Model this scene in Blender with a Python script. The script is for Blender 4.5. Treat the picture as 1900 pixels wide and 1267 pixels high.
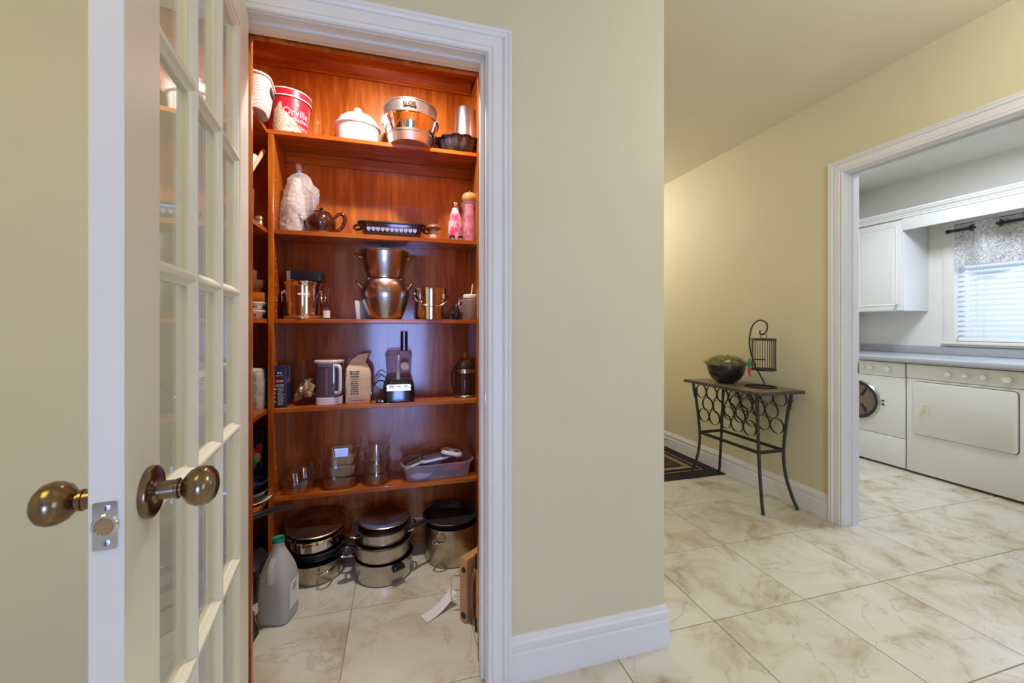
import bpy, bmesh, math, random
from mathutils import Vector, Matrix, noise

for _o in list(bpy.data.objects):
    bpy.data.objects.remove(_o, do_unlink=True)
SC = bpy.context.scene
COL = SC.collection
R = math.radians
random.seed(7)

# ------------------------------------------------------------------ camera
YAW = math.atan(210 / 755.0)
cam = bpy.data.cameras.new('camera')
cam.sensor_width = 36.0
cam.lens = 755.0 / 1900.0 * 36.0
cam.shift_y = -28.5 / 1900.0
cam.clip_start = 0.02
camo = bpy.data.objects.new('camera', cam)
camo.location = (0, 0, 1.16)
camo.rotation_euler = (R(90), 0, -YAW)
COL.objects.link(camo)
SC.camera = camo
SC.cycles.max_bounces = 8
SC.cycles.transparent_max_bounces = 28

# ------------------------------------------------------------------ world, exposure, lights
SC.view_settings.view_transform = 'Standard'
SC.view_settings.look = 'None'
SC.view_settings.gamma = 1.0
SC.view_settings.use_curve_mapping = False
SC.view_settings.exposure = -0.01
w = bpy.data.worlds.new('daylight'); SC.world = w; w.use_nodes = True
w.node_tree.nodes['Background'].inputs[0].default_value = (0.62, 0.76, 1.0, 1)
w.node_tree.nodes['Background'].inputs[1].default_value = 1.0


def area_light(name, loc, target, sx, sy, power, col, spread=180):
    l = bpy.data.lights.new(name, 'AREA'); l.shape = 'RECTANGLE'
    l.size = sx; l.size_y = sy; l.energy = power; l.color = col; l.spread = R(spread)
    o = bpy.data.objects.new(name, l); COL.objects.link(o)
    o.location = loc
    o.rotation_euler = (Vector(target) - Vector(loc)).to_track_quat('-Z', 'Y').to_euler()
    return o


def point_light(name, loc, power, col, radius=.06):
    l = bpy.data.lights.new(name, 'POINT'); l.energy = power; l.color = col; l.shadow_soft_size = radius
    o = bpy.data.objects.new(name, l); COL.objects.link(o); o.location = loc
    return o


HALL_LAMP = (.98, .98, 1.0)
DAY = (.27, .42, 1.0)
# daylight behind the camera: the low glazed patio door in the back wall, and a window in the right-hand wall
area_light('patio_door_daylight', (-.02, -3.52, .72), (-.02, 1.3, .72), 1.0, 1.40, 84, DAY)
area_light('kitchen_side_window_daylight', (2.42, -1.75, 1.35), (.2, 1.0, .75), 1.5, 1.4, 21, (.64, .77, 1.0))
# kitchen ceiling lamp left behind the camera
area_light('kitchen_ceiling_lamp', (-1.05, -.05, 2.50), (-1.05, 0, 0), .9, .9, 12, (1.0, .79, .20))
# hall ceiling lamps
point_light('hall_ceiling_lamp', (1.55, 3.75, 2.28), 27, HALL_LAMP, .06)
point_light('hall_ceiling_lamp', (1.75, .45, 2.30), 18, HALL_LAMP, .12)
# pantry ceiling lamp: a small recessed disc facing down
pl_ = area_light('pantry_ceiling_lamp', (-.02, 1.70, 2.478), (-.02, 1.70, 0), .07, .07, 22, (1.0, .96, .90))
pl_.data.shape = 'DISK'
# laundry ceiling lamp and window
area_light('laundry_ceiling_lamp', (3.4, 1.7, 2.49), (3.4, 1.7, 0), .5, .5, 33, (.84, .92, 1.06))
area_light('laundry_window_daylight', (4.95, 1.78, 1.55), (3.9, 1.78, 1.35), 1.1, 1.0, 20, (.66, .79, 1.0))

# ------------------------------------------------------------------ materials
MATS = {}


def nd(nt, t, **kw):
    n = nt.nodes.new(t)
    for k, v in kw.items():
        setattr(n, k, v)
    return n


def M(name, col, rough=.5, metal=0.0, var=.06, scale=25.0, stretch=(1, 1, 1), bump=0.0, bscale=None, spec=None,
      coat=0, trans=0, ior=None, alpha=None, emit=None, sss=0, aniso=0):
    """Principled material whose colour and relief are driven by procedural noise."""
    if name in MATS:
        return MATS[name]
    m = bpy.data.materials.new(name); m.use_nodes = True
    nt = m.node_tree; p = nt.nodes['Principled BSDF']
    tc = nd(nt, 'ShaderNodeTexCoord'); mp = nd(nt, 'ShaderNodeMapping')
    mp.inputs['Scale'].default_value = stretch
    nt.links.new(tc.outputs['Object'], mp.inputs[0])
    nz = nd(nt, 'ShaderNodeTexNoise'); nz.inputs['Scale'].default_value = scale; nz.inputs['Detail'].default_value = 4
    nt.links.new(mp.outputs[0], nz.inputs['Vector'])
    cr = nd(nt, 'ShaderNodeValToRGB')
    cr.color_ramp.elements[0].position = .3; cr.color_ramp.elements[1].position = .7
    cr.color_ramp.elements[0].color = tuple(min(1, c * (1 - var)) for c in col[:3]) + (1,)
    cr.color_ramp.elements[1].color = tuple(min(1, c * (1 + var)) for c in col[:3]) + (1,)
    nt.links.new(nz.outputs['Fac'], cr.inputs[0])
    nt.links.new(cr.outputs[0], p.inputs['Base Color'])
    p.inputs['Roughness'].default_value = rough; p.inputs['Metallic'].default_value = metal
    if spec is not None: p.inputs['Specular IOR Level'].default_value = spec
    if coat: p.inputs['Coat Weight'].default_value = coat; p.inputs['Coat Roughness'].default_value = .12
    if trans: p.inputs['Transmission Weight'].default_value = trans
    if ior: p.inputs['IOR'].default_value = ior
    if alpha is not None: p.inputs['Alpha'].default_value = alpha
    if sss: p.inputs['Subsurface Weight'].default_value = sss; p.inputs['Subsurface Radius'].default_value = (.01, .008, .006)
    if emit: p.inputs['Emission Color'].default_value = tuple(emit[:3]) + (1,); p.inputs['Emission Strength'].default_value = emit[3]
    if aniso: p.inputs['Anisotropic'].default_value = aniso
    if bump:
        b = nd(nt, 'ShaderNodeBump'); b.inputs['Strength'].default_value = bump; b.inputs['Distance'].default_value = .01
        n2 = nd(nt, 'ShaderNodeTexNoise'); n2.inputs['Scale'].default_value = bscale or scale * 2; n2.inputs['Detail'].default_value = 3
        nt.links.new(mp.outputs[0], n2.inputs['Vector']); nt.links.new(n2.outputs['Fac'], b.inputs['Height'])
        nt.links.new(b.outputs[0], p.inputs['Normal'])
    MATS[name] = m
    return m


def wood(name, dark, mid, light, axis='z', scale=1.0, rough=.33, coat=.35):
    m = bpy.data.materials.new(name); m.use_nodes = True
    nt = m.node_tree; p = nt.nodes['Principled BSDF']
    tc = nd(nt, 'ShaderNodeTexCoord'); mp = nd(nt, 'ShaderNodeMapping')
    s = [9 * scale, 9 * scale, 9 * scale]; s['xyz'.index(axis)] = .9 * scale
    mp.inputs['Scale'].default_value = s
    nt.links.new(tc.outputs['Object'], mp.inputs[0])
    n1 = nd(nt, 'ShaderNodeTexNoise'); n1.inputs['Scale'].default_value = 2.6; n1.inputs['Detail'].default_value = 7; n1.inputs['Distortion'].default_value = .9
    n2 = nd(nt, 'ShaderNodeTexNoise'); n2.inputs['Scale'].default_value = 14; n2.inputs['Detail'].default_value = 3; n2.inputs['Distortion'].default_value = .4
    n3 = nd(nt, 'ShaderNodeTexNoise'); n3.inputs['Scale'].default_value = 3.3; n3.inputs['Detail'].default_value = 2
    nt.links.new(mp.outputs[0], n1.inputs['Vector']); nt.links.new(mp.outputs[0], n2.inputs['Vector'])
    nt.links.new(tc.outputs['Object'], n3.inputs['Vector'])
    mx = nd(nt, 'ShaderNodeMath', operation='MULTIPLY_ADD'); mx.inputs[1].default_value = .22
    nt.links.new(n2.outputs['Fac'], mx.inputs[0]); nt.links.new(n1.outputs['Fac'], mx.inputs[2])
    mx2 = nd(nt, 'ShaderNodeMath', operation='MULTIPLY_ADD'); mx2.inputs[1].default_value = .45
    nt.links.new(n3.outputs['Fac'], mx2.inputs[0]); nt.links.new(mx.outputs[0], mx2.inputs[2])
    cr = nd(nt, 'ShaderNodeValToRGB'); e = cr.color_ramp.elements
    e[0].position = .52; e[0].color = dark + (1,); e[1].position = 1.12 if False else 1.0; e[1].color = light + (1,)
    k = e.new(.80); k.color = mid + (1,)
    nt.links.new(mx2.outputs[0], cr.inputs[0]); nt.links.new(cr.outputs[0], p.inputs['Base Color'])
    p.inputs['Roughness'].default_value = rough; p.inputs['Coat Weight'].default_value = coat; p.inputs['Coat Roughness'].default_value = .10; p.inputs['Specular IOR Level'].default_value = .2
    b = nd(nt, 'ShaderNodeBump'); b.inputs['Strength'].default_value = .03; b.inputs['Distance'].default_value = .003
    nt.links.new(mx.outputs[0], b.inputs['Height']); nt.links.new(b.outputs[0], p.inputs['Normal'])
    MATS[name] = m
    return m


def thin_glass(name, tint=(1, 1, 1), refl=1.0, rough=0.0, ior=1.5, haze=0.0, hazecol=(.9, .9, .9)):
    """Clear sheet glass: Fresnel reflection over straight transmission, optional milky haze."""
    m = bpy.data.materials.new(name); m.use_nodes = True
    nt = m.node_tree; nt.nodes.clear()
    out = nd(nt, 'ShaderNodeOutputMaterial'); tr = nd(nt, 'ShaderNodeBsdfTransparent'); gl = nd(nt, 'ShaderNodeBsdfGlossy')
    fr = nd(nt, 'ShaderNodeFresnel'); fr.inputs['IOR'].default_value = ior
    tc = nd(nt, 'ShaderNodeTexCoord'); nz = nd(nt, 'ShaderNodeTexNoise'); nz.inputs['Scale'].default_value = 6
    nt.links.new(tc.outputs['Object'], nz.inputs['Vector'])
    bp = nd(nt, 'ShaderNodeBump'); bp.inputs['Strength'].default_value = .015; bp.inputs['Distance'].default_value = .01
    nt.links.new(nz.outputs['Fac'], bp.inputs['Height'])
    nt.links.new(bp.outputs[0], gl.inputs['Normal'])
    # keep the Fresnel curve of the outer face on the inner face of the sheet as well
    ge = nd(nt, 'ShaderNodeNewGeometry'); io = nd(nt, 'ShaderNodeMath', operation='MULTIPLY_ADD')
    io.inputs[1].default_value = 1 / ior - ior; io.inputs[2].default_value = ior
    nt.links.new(ge.outputs['Backfacing'], io.inputs[0]); nt.links.new(io.outputs[0], fr.inputs['IOR'])
    tr.inputs[0].default_value = tint + (1,); gl.inputs['Roughness'].default_value = rough
    mu = nd(nt, 'ShaderNodeMath', operation='MULTIPLY'); mu.inputs[1].default_value = refl; mu.use_clamp = True
    nt.links.new(fr.outputs[0], mu.inputs[0])
    mx = nd(nt, 'ShaderNodeMixShader')
    nt.links.new(mu.outputs[0], mx.inputs[0]); nt.links.new(tr.outputs[0], mx.inputs[1]); nt.links.new(gl.outputs[0], mx.inputs[2])
    last = mx
    if haze:
        df = nd(nt, 'ShaderNodeBsdfDiffuse'); df.inputs[0].default_value = hazecol + (1,)
        tl = nd(nt, 'ShaderNodeBsdfTranslucent'); tl.inputs[0].default_value = hazecol + (1,)
        ad = nd(nt, 'ShaderNodeMixShader'); ad.inputs[0].default_value = .45
        nt.links.new(df.outputs[0], ad.inputs[1]); nt.links.new(tl.outputs[0], ad.inputs[2])
        m2 = nd(nt, 'ShaderNodeMixShader'); m2.inputs[0].default_value = haze
        nt.links.new(mx.outputs[0], m2.inputs[1]); nt.links.new(ad.outputs[0], m2.inputs[2]); last = m2
    nt.links.new(last.outputs[0], out.inputs[0])
    MATS[name] = m
    return m


# ------------------------------------------------------------------ mesh building
class MB:
    def __init__(s):
        s.v = []; s.f = []

    def add(s, vs, fs):
        o = len(s.v); s.v += [tuple(v) for v in vs]; s.f += [tuple(i + o for i in f) for f in fs]; return s

    def box(s, x0, x1, y0, y1, z0, z1):
        return s.add([(x0, y0, z0), (x1, y0, z0), (x1, y1, z0), (x0, y1, z0), (x0, y0, z1), (x1, y0, z1), (x1, y1, z1), (x0, y1, z1)],
                     [(0, 3, 2, 1), (4, 5, 6, 7), (0, 1, 5, 4), (1, 2, 6, 5), (2, 3, 7, 6), (3, 0, 4, 7)])

    def lathe(s, prof, seg=32, c=(0, 0, 0), sx=1.0, sy=1.0, flute=None):
        vs = []; fs = []; rows = []
        for r, z in prof:
            if abs(r) < 1e-6:
                rows.append([len(vs)]); vs.append((c[0], c[1], c[2] + z))
            else:
                row = []
                for k in range(seg):
                    a = 2 * math.pi * k / seg
                    q = r * (flute(a, z) if flute else 1)
                    row.append(len(vs)); vs.append((c[0] + q * math.cos(a) * sx, c[1] + q * math.sin(a) * sy, c[2] + z))
                rows.append(row)
        for A, B in zip(rows, rows[1:]):
            if len(A) == 1 and len(B) == 1: continue
            for k in range(seg):
                k2 = (k + 1) % seg
                if len(A) == 1: fs.append((A[0], B[k2], B[k]))
                elif len(B) == 1: fs.append((A[k], A[k2], B[0]))
                else: fs.append((A[k], A[k2], B[k2], B[k]))
        return s.add(vs, fs)

    def tube(s, pts, r, seg=8, closed=False, radii=None):
        P = [Vector(p) for p in pts]; n = len(P)
        vs = []; fs = []; up = None
        for i in range(n):
            if closed: t = (P[(i + 1) % n] - P[i - 1])
            else: t = P[min(i + 1, n - 1)] - P[max(i - 1, 0)]
            t.normalize()
            if up is None:
                up = Vector((0, 0, 1)) if abs(t.z) < .9 else Vector((1, 0, 0))
            a = t.cross(up)
            if a.length < 1e-6: a = t.orthogonal()
            a.normalize(); b = a.cross(t).normalized(); up = b
            rr = radii[i] if radii else r
            for k in range(seg):
                an = 2 * math.pi * k / seg
                vs.append(P[i] + a * (rr * math.cos(an)) + b * (rr * math.sin(an)))
        for i in range(n if closed else n - 1):
            j = (i + 1) % n
            for k in range(seg):
                k2 = (k + 1) % seg
                fs.append((i * seg + k, i * seg + k2, j * seg + k2, j * seg + k))
        if not closed:
            fs.append(tuple(range(seg))[::-1]); fs.append(tuple((n - 1) * seg + k for k in range(seg)))
        return s.add(vs, fs)

    def prism(s, poly, axis, a, b):
        n = len(poly)

        def pt(p, q):
            return {'x': (q, p[0], p[1]), 'y': (p[0], q, p[1]), 'z': (p[0], p[1], q)}[axis]
        vs = [pt(p, a) for p in poly] + [pt(p, b) for p in poly]
        fs = [tuple(range(n))[::-1], tuple(range(n, 2 * n))] + [(i, (i + 1) % n, n + (i + 1) % n, n + i) for i in range(n)]
        return s.add(vs, fs)

    def loft(s, loops, cap0=True, cap1=True):
        n = len(loops[0]); vs = []; fs = []
        for L in loops: vs += list(L)
        for i in range(len(loops) - 1):
            for k in range(n):
                k2 = (k + 1) % n
                fs.append((i * n + k, i * n + k2, (i + 1) * n + k2, (i + 1) * n + k))
        if cap0: fs.append(tuple(range(n))[::-1])
        if cap1: fs.append(tuple((len(loops) - 1) * n + k for k in range(n)))
        return s.add(vs, fs)

    def xf(s, mat):
        s.v = [tuple(mat @ Vector(v)) for v in s.v]; return s

    def mesh(s, name, bevel=0, bseg=2, smooth=True, angle=38):
        bm = bmesh.new()
        vs = [bm.verts.new(v) for v in s.v]
        for f in s.f:
            try: bm.faces.new([vs[i] for i in f])
            except ValueError: pass
        bmesh.ops.recalc_face_normals(bm, faces=bm.faces)
        if bevel:
            ed = [e for e in bm.edges if len(e.link_faces) == 2 and e.calc_face_angle(0) > R(30)]
            bmesh.ops.bevel(bm, geom=ed, offset=bevel, segments=bseg, profile=.6, affect='EDGES', clamp_overlap=True)
        for f in bm.faces: f.smooth = smooth
        for e in bm.edges:
            if len(e.link_faces) == 2: e.smooth = e.calc_face_angle(0) < R(angle)
        me = bpy.data.meshes.new(name); bm.to_mesh(me); bm.free()
        return me

    def build(s, name, mat, parent=None, loc=None, rot=None, bevel=0, bseg=2, smooth=True, angle=38, kind=None):
        me = s.mesh(name, bevel, bseg, smooth, angle)
        return link(name, me, mat, parent, loc, rot, kind)


def link(name, me, mat, parent=None, loc=None, rot=None, kind=None):
    if mat is not None and not me.materials: me.materials.append(MATS[mat] if isinstance(mat, str) else mat)
    o = bpy.data.objects.new(name, me); COL.objects.link(o)
    if parent is not None: o.parent = parent
    if loc is not None: o.location = loc
    if rot is not None: o.rotation_euler = rot
    if kind: o['kind'] = kind
    return o


def tag(o, label, cat, group=None):
    o['label'] = label; o['category'] = cat
    if group: o['group'] = group
    return o


def thing(name, label, cat, loc=(0, 0, 0), rz=0.0, group=None, rot=None):
    o = bpy.data.objects.new(name, None); COL.objects.link(o)
    o.empty_display_size = .05
    o.location = loc; o.rotation_euler = rot if rot else (0, 0, rz)
    return tag(o, label, cat, group)


def struct(name, mb, mat, label, **kw):
    o = mb.build(name, mat, **kw); o['kind'] = 'structure'; o['label'] = label
    return o


def box(*a): return MB().box(*a)


def rrect(w, h, r, n=5):
    out = []
    for cx, cy, a0 in ((w / 2 - r, h / 2 - r, 0), (-w / 2 + r, h / 2 - r, 90), (-w / 2 + r, -h / 2 + r, 180), (w / 2 - r, -h / 2 + r, 270)):
        for k in range(n + 1):
            a = R(a0 + 90 * k / n); out.append((cx + r * math.cos(a), cy + r * math.sin(a)))
    return out


def rloop(w, h, r, z, n=5, dx=0, dy=0): return [(x + dx, y + dy, z) for x, y in rrect(w, h, r, n)]


def arc(c, r, a0, a1, n, plane='xz'):
    out = []
    for k in range(n + 1):
        a = R(a0 + (a1 - a0) * k / n); p, q = r * math.cos(a), r * math.sin(a)
        out.append({'xz': (c[0] + p, c[1], c[2] + q), 'yz': (c[0], c[1] + p, c[2] + q), 'xy': (c[0] + p, c[1] + q, c[2])}[plane])
    return out


def spline(pts, n=8):
    P = [Vector(p) for p in pts]; out = []
    for i in range(len(P) - 1):
        p0 = P[max(i - 1, 0)]; p1 = P[i]; p2 = P[i + 1]; p3 = P[min(i + 2, len(P) - 1)]
        for k in range(n):
            t = k / n
            out.append(.5 * ((2 * p1) + (p2 - p0) * t + (2 * p0 - 5 * p1 + 4 * p2 - p3) * t * t + (3 * p1 - p0 - 3 * p2 + p3) * t ** 3))
    out.append(P[-1]); return out


def text_mesh(body, size, align='CENTER', shear=0, sx=1.0):
    """2-D lettering as (verts, faces) in the xy plane."""
    cu = bpy.data.curves.new('lettering', 'FONT'); cu.body = body; cu.size = size; cu.align_x = align; cu.shear = shear
    cu.resolution_u = 3
    o = bpy.data.objects.new('lettering', cu); COL.objects.link(o)
    dg = bpy.context.evaluated_depsgraph_get(); me = o.evaluated_get(dg).to_mesh()
    vs = [(v.co.x * sx, v.co.y) for v in me.vertices]; fs = [tuple(p.vertices) for p in me.polygons]
    o.evaluated_get(dg).to_mesh_clear(); bpy.data.objects.remove(o, do_unlink=True); bpy.data.curves.remove(cu)
    return vs, fs


def wrap(vs, rfun, a0, z0, lift=.0008):
    """Bend 2-D lettering round a vertical axis; a0 = heading of its centre (radians)."""
    out = []
    for x, y in vs:
        r = rfun(z0 + y) + lift; a = a0 + x / r
        out.append((r * math.cos(a), r * math.sin(a), z0 + y))
    return out


def dashes(w, rows, pitch, h, seed=1, centre=True):
    """Rows of small marks standing for print too fine to read: (verts, faces) in 2-D."""
    rn = random.Random(seed); vs = []; fs = []
    for r in range(rows):
        ww = w * rn.uniform(.6, 1.0); x = -ww / 2 if centre else -w / 2; end = x + ww
        while x < end:
            l = rn.uniform(.5, 2.2) * h; o = len(vs); y = -r * pitch
            vs += [(x, y), (min(x + l, end), y), (min(x + l, end), y + h), (x, y + h)]; fs.append((o, o + 1, o + 2, o + 3)); x += l + h * .5
    return vs, fs


def flat(vs, fs, fn): return MB().add([fn(x, y) for x, y in vs], fs)

# ------------------------------------------------------------------ the materials of the place
M('wall_paint', (.69, .615, .39), rough=.62, var=.02, scale=3, bump=.03, bscale=160)
M('ceiling_paint', (.80, .71, .50), rough=.85, var=.02, scale=3, bump=.03, bscale=200)
M('laundry_paint', (.80, .79, .74), rough=.6, var=.02, scale=3, bump=.03, bscale=160)
M('trim_white', (.80, .78, .73), rough=.34, var=.015, scale=8)
M('door_white', (.80, .76, .66), rough=.34, var=.015, scale=8)
M('grout', (.36, .29, .20), rough=.9, var=.12, scale=60)
M('appliance_white', (.80, .80, .78), rough=.28, var=.01, scale=4)
M('appliance_grey', (.55, .56, .55), rough=.4, var=.02)
M('steel', (.56, .52, .47), rough=.18, metal=1, var=.05, scale=30, stretch=(1, 1, 8), aniso=.4)
M('steel_brushed', (.52, .48, .43), rough=.24, metal=1, var=.06, scale=40, stretch=(1, 1, 14), aniso=.5)
M('steel_mirror', (.72, .69, .64), rough=.08, metal=1, var=.03)
M('steel_used', (.46, .38, .28), rough=.30, metal=1, var=.30, scale=14)
M('aluminium', (.66, .66, .67), rough=.34, metal=1, var=.12, scale=18)
M('bronze', (.27, .19, .12), rough=.22, metal=1, var=.08, scale=20)
M('nickel', (.62, .60, .57), rough=.25, metal=1, var=.05)
M('chrome', (.75, .75, .75), rough=.08, metal=1, var=.02)
M('dark_pan', (.10, .092, .085), metal=.6, rough=.30, var=.15, scale=30)
M('nonstick', (.020, .019, .019), rough=.38, var=.2, scale=40)
M('black_plastic', (.018, .018, .020), rough=.25, var=.1)
M('white_plastic', (.78, .74, .70), rough=.35, var=.03)
M('ceramic_white', (.84, .83, .80), rough=.18, var=.02, coat=.5)
M('brown_glaze', (.060, .016, .008), rough=.10, var=.25, scale=12, coat=.8)
M('brown_bare', (.20, .085, .035), rough=.5, var=.2)
M('iron', (.060, .048, .036), rough=.45, metal=.6, var=.25, scale=60)
M('maple', (.52, .27, .10), rough=.42, var=.15, scale=10, stretch=(12, 12, 1), coat=.2)
M('walnut', (.22, .09, .045), rough=.45, var=.25, scale=10, stretch=(12, 1, 12))
M('pale_wood', (.62, .42, .22), rough=.5, var=.15, scale=10, stretch=(12, 12, 1))
M('counter_grey', (.42, .43, .47), rough=.22, var=.06, scale=120)
M('rubber', (.02, .016, .018), rough=.7, var=.1)
M('print_dark', (.05, .04, .04), rough=.6, var=.05)
M('print_white', (.85, .83, .80), rough=.6, var=.03)
M('print_navy', (.07, .09, .22), rough=.6, var=.05)
wood('cherry_upright', (.21, .036, .004), (.37, .080, .007), (.52, .155, .018), 'z', rough=.35, coat=.9)
wood('cherry_across', (.22, .038, .004), (.38, .084, .007), (.52, .155, .018), 'x')
wood('cherry_inward', (.22, .038, .004), (.38, .084, .007), (.52, .155, .018), 'y')
thin_glass('pane_glass', (.96, .97, .95), refl=1.15)
thin_glass('bowl_glass', (.985, .985, .98), refl=2.2)
thin_glass('amber_glass', (.55, .45, .36), refl=1.4)
thin_glass('smoke_glass', (.62, .46, .38), refl=1.6, haze=.10, hazecol=(.35, .22, .17))
thin_glass('window_glass', (.98, .99, 1.0), refl=1.0)
thin_glass('pitcher_plastic', (.86, .80, .84), refl=1.4, haze=.12, hazecol=(.62, .55, .62))
thin_glass('tub_plastic', (.94, .92, .95), refl=1.4, rough=.15, haze=.24, hazecol=(.88, .85, .90))
thin_glass('bag_plastic', (.93, .92, .92), refl=2.6, rough=.12, haze=.36, hazecol=(.92, .90, .88))
thin_glass('jug_plastic', (.86, .86, .84), refl=1.0, rough=.25, haze=.74, hazecol=(.90, .90, .87))


def tile_material():
    m = bpy.data.materials.new('stone_tile'); m.use_nodes = True
    nt = m.node_tree; p = nt.nodes['Principled BSDF']
    tc = nd(nt, 'ShaderNodeTexCoord'); oi = nd(nt, 'ShaderNodeObjectInfo')
    mul = nd(nt, 'ShaderNodeVectorMath', operation='SCALE'); mul.inputs[0].default_value = (37.3, 51.7, 23.1)
    nt.links.new(oi.outputs['Random'], mul.inputs['Scale'])
    ad = nd(nt, 'ShaderNodeVectorMath', operation='ADD')
    nt.links.new(tc.outputs['Object'], ad.inputs[0]); nt.links.new(mul.outputs[0], ad.inputs[1])
    a = nd(nt, 'ShaderNodeTexNoise'); a.inputs['Scale'].default_value = 4.2; a.inputs['Detail'].default_value = 7; a.inputs['Roughness'].default_value = .62; a.inputs['Distortion'].default_value = .8
    v = nd(nt, 'ShaderNodeTexNoise'); v.inputs['Scale'].default_value = 2.3; v.inputs['Detail'].default_value = 9; v.inputs['Distortion'].default_value = 1.5
    fine = nd(nt, 'ShaderNodeTexNoise'); fine.inputs['Scale'].default_value = 55; fine.inputs['Detail'].default_value = 5
    for n in (a, v, fine): nt.links.new(ad.outputs[0], n.inputs['Vector'])
    cr = nd(nt, 'ShaderNodeValToRGB'); e = cr.color_ramp.elements
    e[0].position = .30; e[0].color = (.40, .31, .19, 1); e[1].position = .62; e[1].color = (.70, .67, .56, 1)
    k = e.new(.40); k.color = (.56, .49, .36, 1); k = e.new(.50); k.color = (.66, .62, .50, 1)
    nt.links.new(a.outputs['Fac'], cr.inputs[0])
    # thin veins where the second noise crosses its middle
    sb = nd(nt, 'ShaderNodeMath', operation='SUBTRACT'); sb.inputs[1].default_value = .5; nt.links.new(v.outputs['Fac'], sb.inputs[0])
    ab = nd(nt, 'ShaderNodeMath', operation='ABSOLUTE'); nt.links.new(sb.outputs[0], ab.inputs[0])
    vr = nd(nt, 'ShaderNodeValToRGB'); vr.color_ramp.elements[0].position = .0; vr.color_ramp.elements[0].color = (.6, .6, .6, 1)
    vr.color_ramp.elements[1].position = .011; vr.color_ramp.elements[1].color = (0, 0, 0, 1); nt.links.new(ab.outputs[0], vr.inputs[0])
    fm = nd(nt, 'ShaderNodeMath', operation='MULTIPLY'); nt.links.new(vr.outputs[0], fm.inputs[0]); nt.links.new(fine.outputs['Fac'], fm.inputs[1])
    mx = nd(nt, 'ShaderNodeMix', data_type='RGBA'); mx.inputs['B'].default_value = (.30, .22, .13, 1)
    nt.links.new(fm.outputs[0], mx.inputs['Factor']); nt.links.new(cr.outputs[0], mx.inputs['A'])
    nt.links.new(mx.outputs['Result'], p.inputs['Base Color'])
    p.inputs['Roughness'].default_value = .24
    b = nd(nt, 'ShaderNodeBump'); b.inputs['Strength'].default_value = .08; b.inputs['Distance'].default_value = .004
    nt.links.new(fine.outputs['Fac'], b.inputs['Height']); nt.links.new(b.outputs[0], p.inputs['Normal'])
    MATS['stone_tile'] = m


tile_material()

# ------------------------------------------------------------------ structure
YW = 1.281            # face of the pantry wall
XL, XR, ZH = -.435, .270, 2.031   # pantry door opening
XH = 2.490            # face of the hall wall with the laundry door
YD0, YD1 = .995, 1.757  # laundry door opening
CEIL = 2.535
XWIN = 4.55

floor = struct('floor', box(-2.1, 4.7, -3.7, 5.3, -.08, -.0025), 'grout', 'cream stone tile floor running through pantry, hall and laundry')
TX, TY = .4612, .4535
tm = box(-TX / 2 + .0016, TX / 2 - .0016, -TY / 2 + .0016, TY / 2 - .0016, -.006, 0).mesh('tile', bevel=.0014, bseg=1)
for i in range(-7, 8):
    for j in range(-8, 9):
        cx = 1.197 + (i + .5) * TX; cy = 1.331 + (j + .5) * TY
        if -2.0 < cx < 4.7 and (-2.4 < cy < 3.6 or (cy < 5.3 and .8 < cx < 2.6)):
            link('tile', tm, 'stone_tile', floor, (cx, cy, 0))

struct('ceiling', box(-2.1, 4.7, -3.7, 5.3, CEIL, CEIL + .08), 'ceiling_paint', 'plain beige ceiling over hall and kitchen')
# the pantry wall with its door opening (one slab)
J = .018
struct('wall_front', MB().prism([(-2.0, 0), (XL - J, 0), (XL - J, ZH + J), (XR + J, ZH + J), (XR + J, 0), (.932, 0), (.932, CEIL), (-2.0, CEIL)], 'y', YW, 1.385),
       'wall_paint', 'cream painted wall around the pantry doorway', smooth=False)
struct('wall_hall_left', box(.80, .932, 1.385, 5.2, 0, CEIL), 'wall_paint', 'cream wall turning the corner into the hall', smooth=False)
struct('wall_right', MB().prism([(-3.6, 0), (YD0 - J, 0), (YD0 - J, 2.048 + J), (YD1 + J, 2.048 + J), (YD1 + J, 0), (5.2, 0), (5.2, CEIL), (-3.6, CEIL)], 'x', XH, 2.60),
       'wall_paint', 'cream hall wall with the laundry doorway', smooth=False)
struct('wall_left', box(-2.1, -2.0, -3.6, 2.3, 0, CEIL), 'wall_paint', 'cream kitchen wall on the left')
struct('wall_back', box(-2.1, 2.6, -3.7, -3.6, 0, CEIL), 'wall_paint', 'cream kitchen wall behind')
struct('wall_hall_end', box(.80, 2.6, 5.2, 5.3, 0, CEIL), 'wall_paint', 'cream wall at the end of the hall')
WY0, WY1, WZ0, WZ1 = 1.25, 2.315, 1.03, 2.02
wl = MB()
wl.prism([(-.6, 0), (3.04, 0), (3.04, CEIL), (-.6, CEIL)], 'x', XWIN, XWIN + .1)
wo = MB()
# window wall: a ring around the opening
O = [(-.6, 0), (3.04, 0), (3.04, CEIL), (-.6, CEIL)]; I = [(WY0, WZ0), (WY1, WZ0), (WY1, WZ1), (WY0, WZ1)]
vs = [(XWIN, a, b) for a, b in O + I] + [(XWIN + .1, a, b) for a, b in O + I]
fs = []
for k in range(4):
    k2 = (k + 1) % 4
    fs += [(k, k2, 4 + k2, 4 + k), (8 + k, 12 + k, 12 + k2, 8 + k2), (k, 8 + k, 8 + k2, k2), (4 + k, 4 + k2, 12 + k2, 12 + k)]
struct('wall_laundry_window', MB().add(vs, fs), 'laundry_paint', 'pale laundry wall with the window', smooth=False)
struct('wall_laundry_far', box(2.6, XWIN + .1, 3.04, 3.14, 0, CEIL), 'laundry_paint', 'pale far wall of the laundry')
struct('wall_laundry_near', box(2.6, XWIN + .1, -.7, -.6, 0, CEIL), 'laundry_paint', 'pale near wall of the laundry')
struct('ceiling_laundry', box(2.601, XWIN, -.6, 3.04, 2.515, CEIL), 'laundry_paint', 'white laundry ceiling')

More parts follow.
